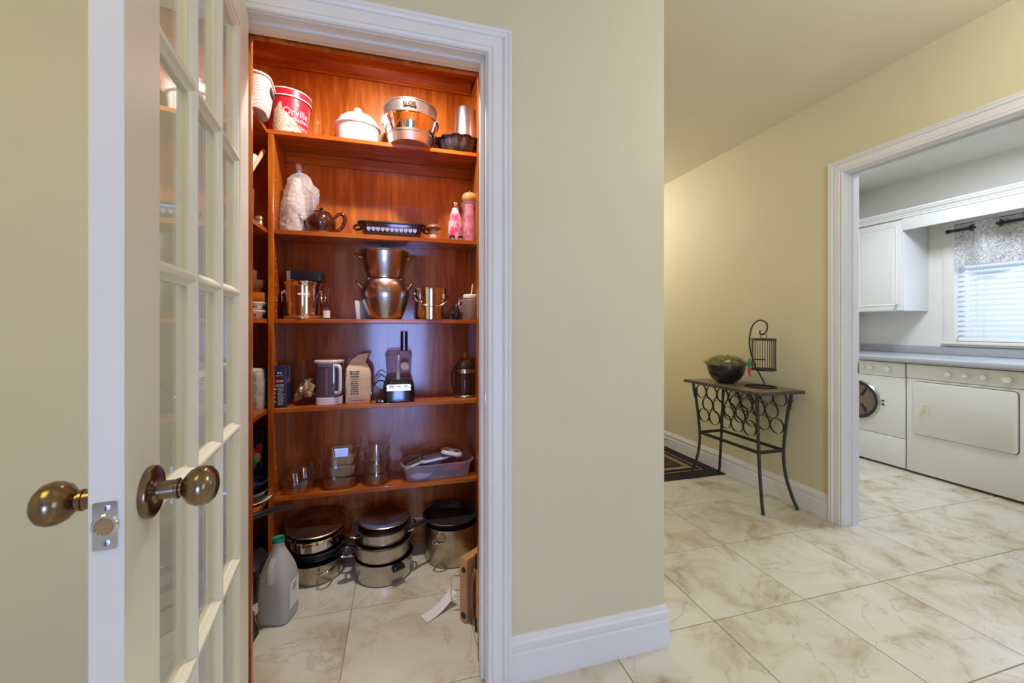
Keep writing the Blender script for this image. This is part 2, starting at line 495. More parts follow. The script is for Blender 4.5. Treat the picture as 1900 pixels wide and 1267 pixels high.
# moulded door casings: a profile swept round three sides with mitred corners
PROF = [(.003, 0), (.003, .008), (.006, .0125), (.011, .0125), (.0135, .0085), (.019, .0105), (.021, .0135), (.050, .0155), (.052, .0135), (.055, .0185),
        (.0605, .0215), (.065, .0205), (.067, .0175), (.070, .0205), (.076, .0225), (.079, .0205), (.079, 0)]


def casing(name, a0, a1, zt, fn, label, mat='trim_white'):
    n = len(PROF); vs = []; fs = []
    for path in range(4):
        for o, p in PROF:
            a = a0 - o if path < 2 else a1 + o
            z = 0 if path in (0, 3) else zt + o
            vs.append(fn(a, z, p))
    for s in range(3):
        for k in range(n - 1):
            fs.append((s * n + k, s * n + k + 1, (s + 1) * n + k + 1, (s + 1) * n + k))
        fs.append((s * n + n - 1, s * n, (s + 1) * n, (s + 1) * n + n - 1))
    fs.append(tuple(range(n))); fs.append(tuple(3 * n + k for k in range(n)))
    return struct(name, MB().add(vs, fs), mat, label, angle=25)


def ushape(a0, a1, zt, t): return [(a0 - t, 0), (a0, 0), (a0, zt), (a1, zt), (a1, 0), (a1 + t, 0), (a1 + t, zt + t), (a0 - t, zt + t)]


casing('trim_1', XL, XR, ZH, lambda a, z, p: (a, YW - p, z), 'white moulded casing around the pantry doorway')
jm = struct('trim_2', MB().prism(ushape(XL, XR, ZH, J), 'y', YW - .001, 1.375), 'trim_white', 'white jamb lining the pantry doorway', smooth=False)
MB().prism(ushape(XL + .012, XR - .012, ZH - .008, .012), 'y', 1.312, 1.345).build('door_stop', 'trim_white', jm, bevel=.002, smooth=False)
# strike plate let into the right jamb
sp = box(XR - .0015, XR + .0005, 1.288, 1.318, .885, .945).build('strike_plate', 'nickel', jm, bevel=.0006)
casing('trim_3', YD0, YD1, 2.048, lambda a, z, p: (XH - p, a, z), 'white moulded casing around the laundry doorway')
jl = struct('trim_4', MB().prism(ushape(YD0, YD1, 2.048, J), 'x', XH - .001, 2.605), 'trim_white', 'white jamb lining the laundry doorway', smooth=False)
MB().prism(ushape(YD0 + .011, YD1 - .011, 2.037, .011), 'x', 2.545, 2.58).build('door_stop', 'trim_white', jl, bevel=.002, smooth=False)
box(2.592, 2.6055, YD1 - .0018, YD1 + .0005, .885, .955).build('strike_plate', 'nickel', jl, bevel=.0006)

# baseboards with a moulded top
BB = [(0, 0), (.014, 0), (.014, .093), (.010, .097), (.0125, .103), (.0125, .125), (.008, .133), (.008, .138), (.004, .147), (0, .148)]


def baseboard(name, pts, label, mat='trim_white'):
    """pts: plan polyline with its outward normals, mitred by the caller."""
    n = len(BB); vs = []; fs = []
    for (x, y), (nx, ny) in pts:
        for p, z in BB: vs.append((x + nx * p, y + ny * p, z))
    m = len(pts)
    for s in range(m - 1):
        for k in range(n):
            k2 = (k + 1) % n
            fs.append((s * n + k, s * n + k2, (s + 1) * n + k2, (s + 1) * n + k))
    fs.append(tuple(range(n))); fs.append(tuple((m - 1) * n + k for k in range(n)))
    return struct(name, MB().add(vs, fs), mat, label, angle=25)


baseboard('baseboard_front', [((XR + .079, YW), (0, -1)), ((.932, YW), (1, -1)), ((.932, 5.19), (1, 0))], 'white baseboard wrapping the wall corner beside the pantry')
baseboard('baseboard_left', [((-1.99, YW), (0, -1)), ((XL - .079, YW), (0, -1))], 'white baseboard left of the pantry door')
baseboard('baseboard_right', [((XH, 5.19), (-1, 0)), ((XH, YD1 + .079), (-1, 0))], 'white baseboard along the hall wall')
baseboard('baseboard_near', [((XH, YD0 - .079), (-1, 0)), ((XH, -3.5), (-1, 0))], 'white baseboard on the near side of the laundry doorway')

# ---- pantry shell in stained cherry
struct('wall_pantry_front', MB().prism([(-.79, 0), (-.427, 0), (-.427, 2.03), (.2645, 2.03), (.2645, 0), (.44, 0), (.44, 2.50), (-.79, 2.50)], 'y', 1.386, 1.402),
       'cherry_upright', 'cherry panelling inside the pantry door wall', smooth=False)
struct('wall_pantry_right', box(.405, .425, 1.402, 2.27, 0, 2.50), 'cherry_upright', 'cherry panelling on the right side of the pantry', smooth=False)
struct('wall_pantry_left', box(-.795, -.778, 1.402, 2.27, 0, 2.50), 'cherry_upright', 'cherry panelling on the left side of the pantry', smooth=False)
struct('wall_pantry_back', box(-.795, .425, 2.266, 2.29, 0, 2.50), 'cherry_upright', 'wall behind the pantry shelving', smooth=False)
struct('ceiling_pantry', box(-.795, .425, 1.386, 2.29, 2.50, 2.52), 'cherry_across', 'cherry boarded pantry ceiling', smooth=False)

# ------------------------------------------------------------------ pantry shelving
SH = [2.045, 1.596, 1.193, .788, .388]
YF, YB = 2.05, 2.25
TH = .020
su = thing('shelving_unit', 'cherry shelving unit across the back of the pantry with five shelves', 'shelving', (0, YF, 0))


def part(mb, name, mat, parent, org=(0, 0, 0), **kw):
    mb.v = [(a - org[0], b - org[1], c - org[2]) for a, b, c in mb.v]
    return mb.build(name, mat, parent, **kw)


o0 = (0, YF, 0)
part(box(-.777, .404, YB, YB + .0155, 0, 2.499), 'back_panel', 'cherry_upright', su, o0, smooth=False)
for z in SH:
    x0 = -.777 if z == SH[0] else -.542
    part(box(x0, .384, YF, YB - .0005, z - TH, z), 'shelf', 'cherry_across', su, o0, bevel=.0015, bseg=1)
sp = part(box(-.566, -.5425, YF - .001, YB - .0005, 0, SH[0] - TH - .0005), 'side_panel', 'cherry_upright', su, o0, bevel=.0015, bseg=1)
part(box(.3845, .404, YF - .001, YB - .0005, 0, 2.44), 'side_panel', 'cherry_upright', su, o0, bevel=.0015, bseg=1)
M('pin_hole', (.75, .52, .34), rough=.5)
hm = MB().lathe([(.0, .0), (.0022, .0), (.0018, .0012), (0, .0014)], 8).mesh('pin_hole')
for zz in [.06 * k + .45 for k in range(24)]:
    if min(abs(zz - s) for s in SH) < .035: continue
    link('pin_hole', hm, 'pin_hole', sp, (-.5425, .035, zz), (0, R(90), 0))
part(MB().prism([(YB - .012, 2.44), (YB, 2.44), (YB, 2.499), (YB - .045, 2.499), (YB - .043, 2.487), (YB - .030, 2.478), (YB - .021, 2.463), (YB - .020, 2.452), (YB - .013, 2.449)], 'x', -.777, .384),
     'crown_moulding', 'cherry_across', su, o0, angle=20)
part(box(-.542, .384, YB - .013, YB - .0005, 1.972, SH[0] - TH - .0005), 'cleat', 'cherry_across', su, o0, bevel=.002, bseg=1)
part(MB().prism([(YB - .012, .0), (YB, 0), (YB, .13), (YB - .004, .13), (YB - .006, .122), (YB - .006, .112), (YB - .012, .104)], 'x', -.542, .384), 'base_moulding', 'cherry_across', su, o0, angle=20)
lu = thing('shelving_unit', 'narrow cherry shelving unit down the left side of the pantry', 'shelving', (-.57, 1.75, 0))
o1 = (-.57, 1.75, 0)
for z in SH:
    y1 = YF - .001 if z == SH[0] else YB - .001
    part(box(-.777, -.569, 1.425, y1, z - TH, z), 'shelf', 'cherry_inward', lu, o1, bevel=.0015, bseg=1)
part(box(-.777, -.569, 1.403, 1.424, 0, 2.499), 'end_panel', 'cherry_upright', lu, o1, bevel=.0015, bseg=1)

# ------------------------------------------------------------------ the French door
DW, DT, DH = .695, .033, 2.02
dr = thing('french_door', 'white glazed pantry door standing open with bronze knobs', 'door', (-.400, 1.278, .009), R(-82.9))
HS, LS = .0975, .591          # inner edges of hinge and latch stile
RZ = [.215, 1.915]            # bottom rail top, top rail bottom
box(0, HS, -DT, 0, 0, DH - .009).build('hinge_stile', 'door_white', dr, bevel=.0015, bseg=1)
lst = box(LS, DW, -DT, 0, 0, DH - .009).build('latch_stile', 'door_white', dr, bevel=.0015, bseg=1)
box(HS, LS, -DT, 0, RZ[1], DH - .009).build('top_rail', 'door_white', dr, bevel=.0012, bseg=1)
box(HS, LS, -DT, 0, 0, RZ[0]).build('bottom_rail', 'door_white', dr, bevel=.0012, bseg=1)
PX = (LS - HS) / 3.0; PZ = (RZ[1] - RZ[0]) / 5.0
MW = .028
bar = [(-MW / 2, -.011), (-MW / 2 + .004, -.0085), (-MW / 2 + .0075, -.0035), (-MW / 2 + .009, -.001), (-.004, 0), (.004, 0), (MW / 2 - .009, -.001),
       (MW / 2 - .0075, -.0035), (MW / 2 - .004, -.0085), (MW / 2, -.011), (MW / 2, -DT + .011), (MW / 2 - .009, -DT + .001), (.004, -DT), (-.004, -DT), (-MW / 2 + .009, -DT + .001), (-MW / 2, -DT + .011)]
for k in (1, 2):
    MB().prism([(HS + PX * k + a, b) for a, b in bar], 'z', RZ[0], RZ[1]).build('muntin', 'door_white', dr, angle=50)
for k in (1, 2, 3, 4):
    z = RZ[0] + PZ * k
    MB().prism([(b * .96 - .0006, z + a) for a, b in bar], 'x', HS, LS).build('muntin', 'door_white', dr, angle=50)
# moulded beads around the glazed field (both faces)
for (a, b, c, d) in ((HS, HS + .012, RZ[0], RZ[1]), (LS - .012, LS, RZ[0], RZ[1])):
    out = a == HS
    e0, e1 = (a, b) if out else (b, a)
    MB().prism([(e0, -.002), (e0 + (e1 - e0) * .5, -.004), (e1, -.0115), (e1, -DT + .0115), (e0 + (e1 - e0) * .5, -DT + .004), (e0, -DT + .002)], 'z', c, d).build('glazing_bead', 'door_white', dr, angle=25)
for e0, e1 in ((RZ[0], RZ[0] + .012), (RZ[1], RZ[1] - .012)):
    MB().prism([(-.002, e0), (-.004, e0 + (e1 - e0) * .5), (-.0115, e1), (-DT + .0115, e1), (-DT + .004, e0 + (e1 - e0) * .5), (-DT + .002, e0)], 'x', HS + .006, LS - .006).build('glazing_bead', 'door_white', dr, angle=25)
gm = box(-PX / 2 + .005, PX / 2 - .005, -.0015, .0015, -PZ / 2 + .005, PZ / 2 - .005).mesh('pane', smooth=False)
for i in range(3):
    for j in range(5):
        link('pane', gm, 'pane_glass', dr, (HS + PX * (i + .5), -DT / 2, RZ[0] + PZ * (j + .5)))
# knob set on both faces
KX, KZ = .630, .930
rose = [(0, 0), (.033, 0), (.034, .003), (.0335, .0075), (.030, .0095), (.016, .0095), (.0125, .012), (.0120, .030), (.0135, .031), (.0135, .034), (.0105, .035), (.0105, .0375)]
kb = [(.0105, .0375), (.0140, .0395), (.0220, .0460), (.0262, .0545), (.0268, .0615), (.0245, .0690), (.0180, .0750), (.009, .0780), (0, .0787)]
for s in (1, -1):
    rt = (R(-90), 0, 0) if s > 0 else (R(90), 0, 0)
    y = 0.0 if s > 0 else -DT
    ro = MB().lathe(rose, 40).build('knob_rose', 'bronze', dr, (KX, y, KZ), rt, angle=30)
    MB().lathe(kb, 40).build('knob', 'bronze', ro, angle=60)
    if s > 0: MB().lathe([(0, 0), (.0022, 0), (.0022, .001), (0, .0012)], 10).build('set_screw', 'nickel', ro, (0.016, -.017, .0095))
# latch plate on the door edge
lp = thing
pl = MB().loft([[(DW, y, z) for y, z in [(a - DT / 2, b + KZ - .012) for a, b in rrect(.0225, .056, .002, 2)]], [(DW + .0022, y, z) for y, z in [(a - DT / 2, b + KZ - .012) for a, b in rrect(.0225, .056, .002, 2)]]]).build('latch_plate', 'chrome', lst, smooth=False)
MB().tube([(DW + .0028, -DT / 2 + .0105 * math.cos(R(t)), KZ - .012 + .0115 * math.sin(R(t))) for t in range(0, 360, 15)], .0022, 6, True).build('latch_ring', 'chrome', lst)
M('latch_bore', (.36, .22, .07), rough=.6)
MB().lathe([(0, 0), (.0092, 0), (.0092, .0006), (0, .0006)], 24).build('latch_bore', 'latch_bore', lst, (DW + .0022, -DT / 2, KZ - .012), (0, R(90), 0))
for s in (-1, 1):
    sc = MB().lathe([(0, 0), (.0042, 0), (.0040, .0008), (0, .0014)], 16).build('screw', 'nickel', lst, (DW + .0022, -DT / 2 + .001, KZ - .012 + s * .0205), (0, R(90), 0))
    box(-.0024, .0024, -.0005, .0005, .0008, .0016).build('screw_slot', 'print_dark', sc)
# hinges on the jamb side
for z in (.22, 1.02, 1.80):
    MB().lathe([(0, 0), (.006, 0), (.006, .09), (0, .09)], 12).build('hinge_knuckle', 'bronze', dr, (-.004, -DT - .004, z))

# ------------------------------------------------------------------ pantry: top shelf
S1, S2, S3, S4, S5 = SH
LX = -.635   # middle of the left shelves

# woven white basket
b = thing('storage_basket', 'white woven plastic basket with a handle slot on the top left shelf', 'basket', (-.618, 1.925, S1), R(6))
bw, bd, bh = .205, .18, .135
rings = []
for k in range(8):
    t = k / 7; s = .80 + .20 * t ** .7
    rings.append(rloop(bw * s, bd * s, .05, .002 + t * bh * (1 if k else 0), 6))
inner = [[(x * .965, y * .972, z) for x, y, z in L] for L in rings[::-1][:-1]] + [[(x * .93, y * .94, .006) for x, y, z in rings[0]]]
M('basket_white', (.82, .81, .80), rough=.5, var=.10, scale=1, bump=.0)
_m = MATS['basket_white']; _nt = _m.node_tree; _p = _nt.nodes['Principled BSDF']
_ck = nd(_nt, 'ShaderNodeTexChecker'); _ck.inputs['Scale'].default_value = 230; _tc = nd(_nt, 'ShaderNodeTexCoord'); _nt.links.new(_tc.outputs['Object'], _ck.inputs['Vector'])
_ck.inputs['Color1'].default_value = (.86, .85, .84, 1); _ck.inputs['Color2'].default_value = (.30, .29, .29, 1); _nt.links.new(_ck.outputs['Color'], _p.inputs['Base Color'])
_bp = nd(_nt, 'ShaderNodeBump'); _bp.inputs['Strength'].default_value = .5; _bp.inputs['Distance'].default_value = .003; _nt.links.new(_ck.outputs['Fac'], _bp.inputs['Height']); _nt.links.new(_bp.outputs[0], _p.inputs['Normal'])
MB().loft(rings + inner).build('weave_body', 'basket_white', b, angle=50)
MB().tube(rloop(bw * 1.0, bd * 1.0, .05, bh, 6), .0055, 8, True).build('rim', 'white_plastic', b)
M('slot_dark', (.10, .07, .05), rough=.9)
MB().loft([[(bw / 2 + .0015, y, z + .100) for y, z in rrect(.075, .022, .010, 4)], [(bw / 2 - .005, y, z + .100) for y, z in rrect(.075, .022, .010, 4)]]).build('handle_slot', 'slot_dark', b)
MB().loft([[(x, bd / 2 + .0005, z + .100) for x, z in rrect(.075, .020, .009, 4)], [(x, bd / 2 - .006, z + .100) for x, z in rrect(.075, .020, .009, 4)]]).build('handle_slot', 'slot_dark', b)

# popcorn tub
b = thing('popcorn_tub', 'red popcorn tub with white lettering and popcorn picture', 'tub', (-.503, 2.150, S1))
M('tub_red', (.62, .022, .045), rough=.35, var=.05, coat=.3)
M('tub_cream', (.78, .70, .52), rough=.5, var=.16, scale=90, bump=.25, bscale=120)
M('tub_salmon', (.80, .28, .18), rough=.5)
rf = lambda z: .0815 + .0115 * (z / .165)
MB().lathe([(0, 0), (.079, 0), (.0815, .002), (.093, .165), (.0915, .1655), (.080, .006), (0, .006)], 56).build('body', 'tub_red', b, angle=30)
li = MB().lathe([(.0945, .163), (.0965, .164), (.0965, .168), (.0955, .169), (.0962, .195), (.0978, .196), (.0978, .2005), (.0950, .2015), (.090, .197), (0, .197)], 56).build('lid', 'tub_red', b, angle=30)
for z0, z1 in ((.1632, .1688), (.1955, .2008)):
    MB().lathe([(.0971, z0), (.0984, z0), (.0984, z1), (.0971, z1)], 56).build('lid_band', 'print_white', li)
aim = R(-90 + 18)


def patch(a_list, zf0, zf1, name, mat, parent, lift=.0005):
    vs = []; fs = []
    for a in a_list:
        for t in range(7):
            z = zf0(a) + (zf1(a) - zf0(a)) * t / 6
            r = rf(z) + lift; vs.append((r * math.cos(aim + a), r * math.sin(aim + a), z))
    for i in range(len(a_list) - 1):
        for t in range(6): fs.append((i * 7 + t, (i + 1) * 7 + t, (i + 1) * 7 + t + 1, i * 7 + t + 1))
    return MB().add(vs, fs).build(name, mat, parent, angle=60)


rn = random.Random(4)
bump_ = [rn.uniform(-.006, .006) for _ in range(60)]


def popt(a):
    u = (a + 1.05) / 2.1
    base = .105 - .085 * max(0, u - .30) / .5 if u > .30 else .115 * math.sin(min(1, (u + .02) / .22) * math.pi / 2)
    return max(.006, base + bump_[int(u * 59)] * (1 if u < .4 else .2)) + (.016 if .20 < u < .31 else 0)


patch([-.98 + 2.03 * k / 48 for k in range(49)], lambda a: .003, popt, 'popcorn_picture', 'tub_cream', b)
patch([-.10 + 1.1 * k / 20 for k in range(21)], lambda a: .045 - .012 * a - .010 * math.sin((a + .1) * 2.6), lambda a: .048 - .008 * a, 'ribbon_print', 'tub_salmon', b, .0009)
v, f = text_mesh('Orville', .046, sx=.92); MB().add(wrap(v, rf, aim + .27, .083, .0012), f).build('lettering', 'print_white', b, smooth=False, kind='stuff')
v, f = text_mesh("Redenbacher's", .026, shear=.15, sx=.88); MB().add(wrap(v, rf, aim + .26, .060, .0014), f).build('lettering', 'print_white', b, smooth=False, kind='stuff')
v, f = text_mesh('MOVIE THEATER', .0125); MB().add(wrap(v, rf, aim + .36, .028, .0012), f).build('lettering', 'print_navy', b, smooth=False, kind='stuff')
v, f = text_mesh('BUTTER', .0125); MB().add(wrap(v, rf, aim + .40, .017, .0012), f).build('lettering', 'print_navy', b, smooth=False, kind='stuff')
patch([.02 + .5 * k / 8 for k in range(9)], lambda a: .009, lambda a: .012, 'underline', 'print_navy', b, .0012)
MB().lathe([(0, 0), (.0085, 0), (.007, .001), (0, .0012)], 16).xf(Matrix.Translation((rf(.135) * math.cos(aim + .27), rf(.135) * math.sin(aim + .27), .136)) @ Matrix.Rotation(aim + .27, 4, 'Z') @ Matrix.Rotation(R(90), 4, 'Y')).build('badge', 'tub_cream', b)

# white lidded crock (oval)
b = thing('lidded_crock', 'white oval ceramic crock with a knobbed lid on the top shelf', 'crock', (-.196, 2.152, S1))
MB().lathe([(0, 0), (.088, 0), (.092, .004), (.095, .05), (.097, .088), (.093, .089), (.090, .05), (.086, .008), (0, .007)], 56, sx=1.04, sy=.93).build('body', 'ceramic_white', b, angle=40)
ld = MB().lathe([(.090, .088), (.1015, .090), (.105, .094), (.105, .101), (.101, .105), (.096, .107), (.092, .116), (.082, .134), (.062, .152), (.035, .165), (0, .169)], 56, sx=1.04, sy=.93).build('lid', 'ceramic_white', b, angle=30)
MB().lathe([(.013, .165), (.012, .172), (.018, .178), (.020, .185), (.016, .191), (0, .194)], 24).build('lid_knob', 'ceramic_white', ld)

# cake pan, colander and springform in a stack, three things
pc = (.056, 2.095)
o = MB().lathe([(0, 0), (.098, 0), (.104, .003), (.112, .046), (.1155, .047), (.1155, .050), (.111, .0495), (.102, .005), (0, .003)], 64).build('cake_pan', 'aluminium', loc=(pc[0], pc[1], S1), angle=30)
tag(o, 'round aluminium cake pan at the bottom of the stack overhanging the top shelf', 'pan')
b = thing('colander', 'shiny steel colander standing inside the cake pan on the top shelf', 'colander', (pc[0], pc[1], S1 + .0505))
MB().lathe([(0, 0), (.105, .0), (.113, .006), (.124, .036), (.133, .068), (.139, .070), (.140, .0735), (.137, .0745), (.130, .070), (.121, .036), (.110, .008), (0, .002)], 64).build('bowl', 'steel_mirror', b, angle=30)
hm = MB().lathe([(0, 0), (.0019, 0), (.0019, .0006), (0, .0006)], 8).mesh('hole')
for row, (r, z) in enumerate(((.1157, .020), (.1217, .034), (.1277, .048))):
    for k in range(12):
        a = R(-170 + 15 * k + 7 * row)
        link('hole', hm, 'print_dark', b, (r * math.cos(a), r * math.sin(a), z), (0, R(80), a))
b = thing('springform_pan', 'grey springform pan with a side clasp on top of the colander', 'pan', (pc[0], pc[1] + .004, S1 + .126))
M('springform_grey', (.40, .38, .36), rough=.32, metal=.85, var=.08)
MB().lathe([(0, .001), (.124, .001), (.1285, .002), (.129, .004), (.127, .006), (.127, .060), (.1295, .061), (.1295, .066), (.1255, .0655), (.1245, .006), (0, .005)], 64).build('band', 'springform_grey', b, angle=30)
cl = thing
aa = R(-93); ux, uy = math.cos(aa), math.sin(aa)
cp = MB().box(-.030, .026, -.003, .003, .024, .046).xf(Matrix.Translation((ux * .1305, uy * .1305, 0)) @ Matrix.Rotation(aa + R(90), 4, 'Z')).build('clasp_plate', 'steel', b, bevel=.002)
for dx, rr in ((-.022, .007), (.004, .009), (.020, .007)):
    MB().tube(arc((0, 0, 0), rr, 0, 330, 14, 'xz'), .0022, 6).xf(Matrix.Translation((ux * .1345, uy * .1345, .035)) @ Matrix.Rotation(aa + R(90), 4, 'Z') @ Matrix.Translation((dx, 0, 0))).build('clasp_wire', 'chrome', b)

# fluted pan and tall tin mould
o = MB().lathe([(0, 0), (.074, 0), (.082, .004), (.094, .030), (.103, .064), (.116, .068), (.117, .0715), (.104, .0725), (.098, .064), (.089, .030), (.076, .008), (0, .006)], 72,
               flute=lambda a, z: 1 + (.110 * abs(math.sin(a * 6)) - .06) * (1 if z > .01 else .5)).build('fluted_pan', 'dark_pan', loc=(.300, 2.130, S1), angle=45)
tag(o, 'dark fluted cake pan at the right end of the top shelf', 'pan')
o = MB().lathe([(0, 0), (.060, 0), (.0605, .002), (.052, .238), (.0495, .243), (.046, .244), (0, .2415)], 48).build('tin_mould', 'aluminium', loc=(.337, 2.130, S1 + .0085), angle=35)
tag(o, 'tall aluminium cylinder mould standing in the fluted pan', 'mould')

# ------------------------------------------------------------------ second shelf
# plastic bag round something with a brush end on top
b = thing('wrapped_parcel', 'crumpled clear plastic bag wrapped around a brush on the second shelf', 'bag', (-.470, 2.150, S2))
loops = []
rn = random.Random(11)
prof = [(0, .052, .040), (.012, .064, .050), (.05, .066, .050), (.10, .064, .050), (.15, .067, .050), (.19, .064, .048), (.225, .055, .045), (.255, .052, .040), (.278, .040, .032), (.292, .022, .018)]
N = 40
for i in range(46):
    z = .292 * i / 45
    for (z0, a0, b0), (z1, a1, b1) in zip(prof, prof[1:]):
        if z0 <= z <= z1:
            t = (z - z0) / (z1 - z0); A = a0 + (a1 - a0) * t; B = b0 + (b1 - b0) * t; break
    sh = -.012 + .030 * (z / .29) ** 1.2
    L = []
    for k in range(N):
        a = 2 * math.pi * k / N
        q = 1 + .20 * noise.noise(Vector((math.cos(a) * 2.0, math.sin(a) * 2.0, z * 20))) + .16 * abs(noise.noise(Vector((math.cos(a) * 4, math.sin(a) * 4, z * 42 + 7)))) + .08 * noise.noise(Vector((math.cos(a) * 9, math.sin(a) * 9, z * 90)))
        L.append((sh + A * q * math.cos(a), B * q * math.sin(a), max(0.0005, z + .006 * noise.noise(Vector((a * 2, z * 30, 3))) * (1 if 0 < i < 45 else 0))))
    loops.append(L)
MB().loft(loops).build('bag', 'bag_plastic', b, angle=14)
loops = []
for i in range(14):
    t = i / 13; c = Vector((.040 + .028 * math.sin(t * 2.2), -.010, .262 - .135 * t)); L = []
    for k in range(16):
        a = 2 * math.pi * k / 16; q = 1 + .35 * noise.noise(Vector((math.cos(a) * 2, math.sin(a) * 2, t * 7)))
        rr = (.012 + .024 * math.sin(t * 3.0)) * q
        L.append((c.x + rr * math.cos(a), c.y + rr * .6 * math.sin(a), c.z + .014 * math.sin(a * 2)))
    loops.append(L)
MB().loft(loops).build('bag_fold', 'bag_plastic', b, angle=25)
M('bristle', (.26, .13, .07), rough=.8, var=.4, scale=300, stretch=(1, 1, .1), bump=.5)
M('blue_band', (.05, .08, .22), rough=.5)
M('paper_white', (.80, .78, .74), rough=.7, var=.05, scale=12)
MB().lathe([(0, .004), (.040, .004), (.043, .02), (.042, .17), (.030, .22), (.016, .27), (0, .271)], 24).build('wrapping', 'paper_white', b, (0, .004, 0))
MB().lathe([(0, .288), (.016, .288), (.017, .300), (.015, .304), (0, .304)], 20).build('brush_collar', 'blue_band', b, (.008, 0, 0))
MB().lathe([(0, .303), (.014, .303), (.020, .318), (.021, .338), (.018, .344), (.008, .341), (0, .345)], 22, flute=lambda a, z: 1 + .08 * math.sin(a * 11)).build('bristles', 'bristle', b, (.008, 0, 0))

# teapot
b = thing('teapot', 'brown glazed round teapot with a looped handle on the second shelf', 'teapot', (-.358, 2.122, S2))
MB().lathe([(0, .003), (.040, .003), (.047, .0), (.050, .002), (.050, .012), (.058, .022), (.067, .045), (.068, .062), (.062, .082), (.050, .097), (.040, .102), (.036, .103)], 48).build('body', 'brown_glaze', b, angle=40)
MB().lathe([(.046, -.0005), (.051, .0), (.0515, .013), (.049, .0145)], 40).build('bare_foot', 'brown_bare', b)
ld = MB().lathe([(.038, .102), (.041, .104), (.040, .107), (.030, .112), (.015, .116), (0, .117)], 40).build('lid', 'brown_glaze', b)
MB().lathe([(.005, .115), (.005, .120), (.010, .124), (.010, .128), (.006, .131), (0, .132)], 20).build('lid_knob', 'brown_glaze', ld)
hp = spline([(.058, 0, .084), (.078, 0, .104), (.098, 0, .102), (.106, 0, .082), (.098, 0, .052), (.080, 0, .028), (.062, 0, .026)], 6)
MB().tube(hp, .007, 10, radii=[.007 + .002 * math.sin(k / len(hp) * 3.1) for k in range(len(hp))]).build('handle', 'brown_glaze', b)
hp = spline([(-.055, 0, .045), (-.075, 0, .056), (-.090, 0, .080), (-.100, 0, .096)], 5)
MB().tube(hp, .01, 10, radii=[.017 - .010 * k / len(hp) for k in range(len(hp))]).build('spout', 'brown_glaze', b)

# dark lidded baking dish with tile pattern
b = thing('baking_dish', 'dark oblong baking dish with looped ends and pale tile pattern on the second shelf', 'dish', (-.030, 2.140, S2), R(-1.5))
M('dish_dark', (.030, .017, .014), rough=.10, var=.1, coat=.6)
M('lavender', (.26, .25, .40), rough=.3, var=.15, scale=60)
MB().loft([rloop(.262, .118, .025, .0), rloop(.268, .123, .026, .004), rloop(.296, .146, .030, .060), rloop(.322, .160, .034, .063), rloop(.326, .162, .034, .067), rloop(.322, .159, .033, .071),
           rloop(.288, .138, .028, .069), rloop(.258, .114, .022, .008)]).build('body', 'dish_dark', b, angle=30)
for s in (-1, 1):
    MB().tube(spline([(s * .152, -.045, .058), (s * .174, -.040, .050), (s * .182, 0, .046), (s * .174, .040, .050), (s * .152, .045, .058)], 6), .0065, 8).build('end_handle', 'dish_dark', b)
hx = [(-.0096, .021), (.0096, .021), (.0096, -.008), (0, -.019), (-.0096, -.008)]
tmesh = MB().prism(hx, 'y', -.0012, .0012).mesh('tile', bevel=.0008, bseg=1)
for k in range(11):
    link('tile', tmesh, 'lavender', b, (-.108 + .0216 * k, -.0702, .0385), (R(-11.5), 0, 0))

# wooden mushroom
b = thing('wooden_mushroom', 'small wooden mushroom with a brown cap beside the baking dish', 'ornament', (.170, 2.088, S2))
MB().lathe([(0, 0), (.019, 0), (.022, .006), (.021, .020), (.015, .034), (.012, .046), (.012, .054)], 28).build('stem', 'pale_wood', b)
MB().lathe([(.010, .050), (.026, .051), (.034, .054), (.036, .060), (.032, .068), (.020, .076), (0, .080)], 32).build('cap', 'walnut', b)
# small dark salt pots
for k, (x, y) in enumerate(((.262, 2.066), (.303, 2.068))):
    b = thing('salt_pot', ('tiny black capped pot in front of the pink bottle', 'tiny black capped pot between the pink bottle and the pepper mill')[k], 'pot', (x, y, S2), group='tiny pots')
    MB().lathe([(0, 0), (.011, 0), (.012, .003), (.012, .011), (.010, .013), (0, .013)], 20).build('body', 'nickel', b)
    MB().lathe([(.0, .013), (.0125, .013), (.013, .016), (.012, .022), (0, .023)], 20).build('cap', 'black_plastic', b)


def mottled(name, c0, c1, scale, rough=.2, metal=0.0):
    m = M(name, c0, rough=rough, metal=metal, var=.1, scale=scale, coat=.5); nt = m.node_tree
    for n in nt.nodes:
        if n.type == 'VALTORGB':
            n.color_ramp.elements[0].color = c0 + (1,); n.color_ramp.elements[1].color = c1 + (1,); n.color_ramp.elements[0].position = .40; n.color_ramp.elements[1].position = .60
    return m


mottled('pink_marble', (.62, .07, .16), (.85, .62, .66), 22)
b = thing('drinking_bottle', 'pink and white marbled slim drinking bottle on the second shelf', 'bottle', (.284, 2.128, S2))
MB().lathe([(0, 0), (.033, 0), (.036, .004), (.0365, .06), (.0355, .10), (.028, .135), (.019, .165), (.0155, .180)], 40).build('body', 'pink_marble', b)
MB().lathe([(.0, .178), (.0165, .179), (.0170, .182), (.0165, .204), (.0145, .207), (0, .207)], 30).build('cap', 'steel', b)
b = thing('pepper_mill', 'clear pink pepper mill with a round wooden top at the right of the second shelf', 'pepper mill', (.358, 2.122, S2))
thin_glass('pink_acrylic', (.90, .72, .80), refl=1.5, haze=.25, hazecol=(.86, .62, .72))
MB().lathe([(0, 0), (.040, 0), (.043, .004), (.042, .03), (.040, .08), (.036, .13), (.035, .160), (.039, .175), (.041, .195), (.040, .208), (.034, .212), (0, .212)], 40, flute=lambda a, z: 1 + .012 * math.cos(a * 14)).build('body', 'pink_acrylic', b, angle=50)
MB().lathe([(0, .004), (.028, .004), (.030, .02), (.026, .20), (0, .205)], 28).build('peppercorn_chamber', 'pink_marble', b)
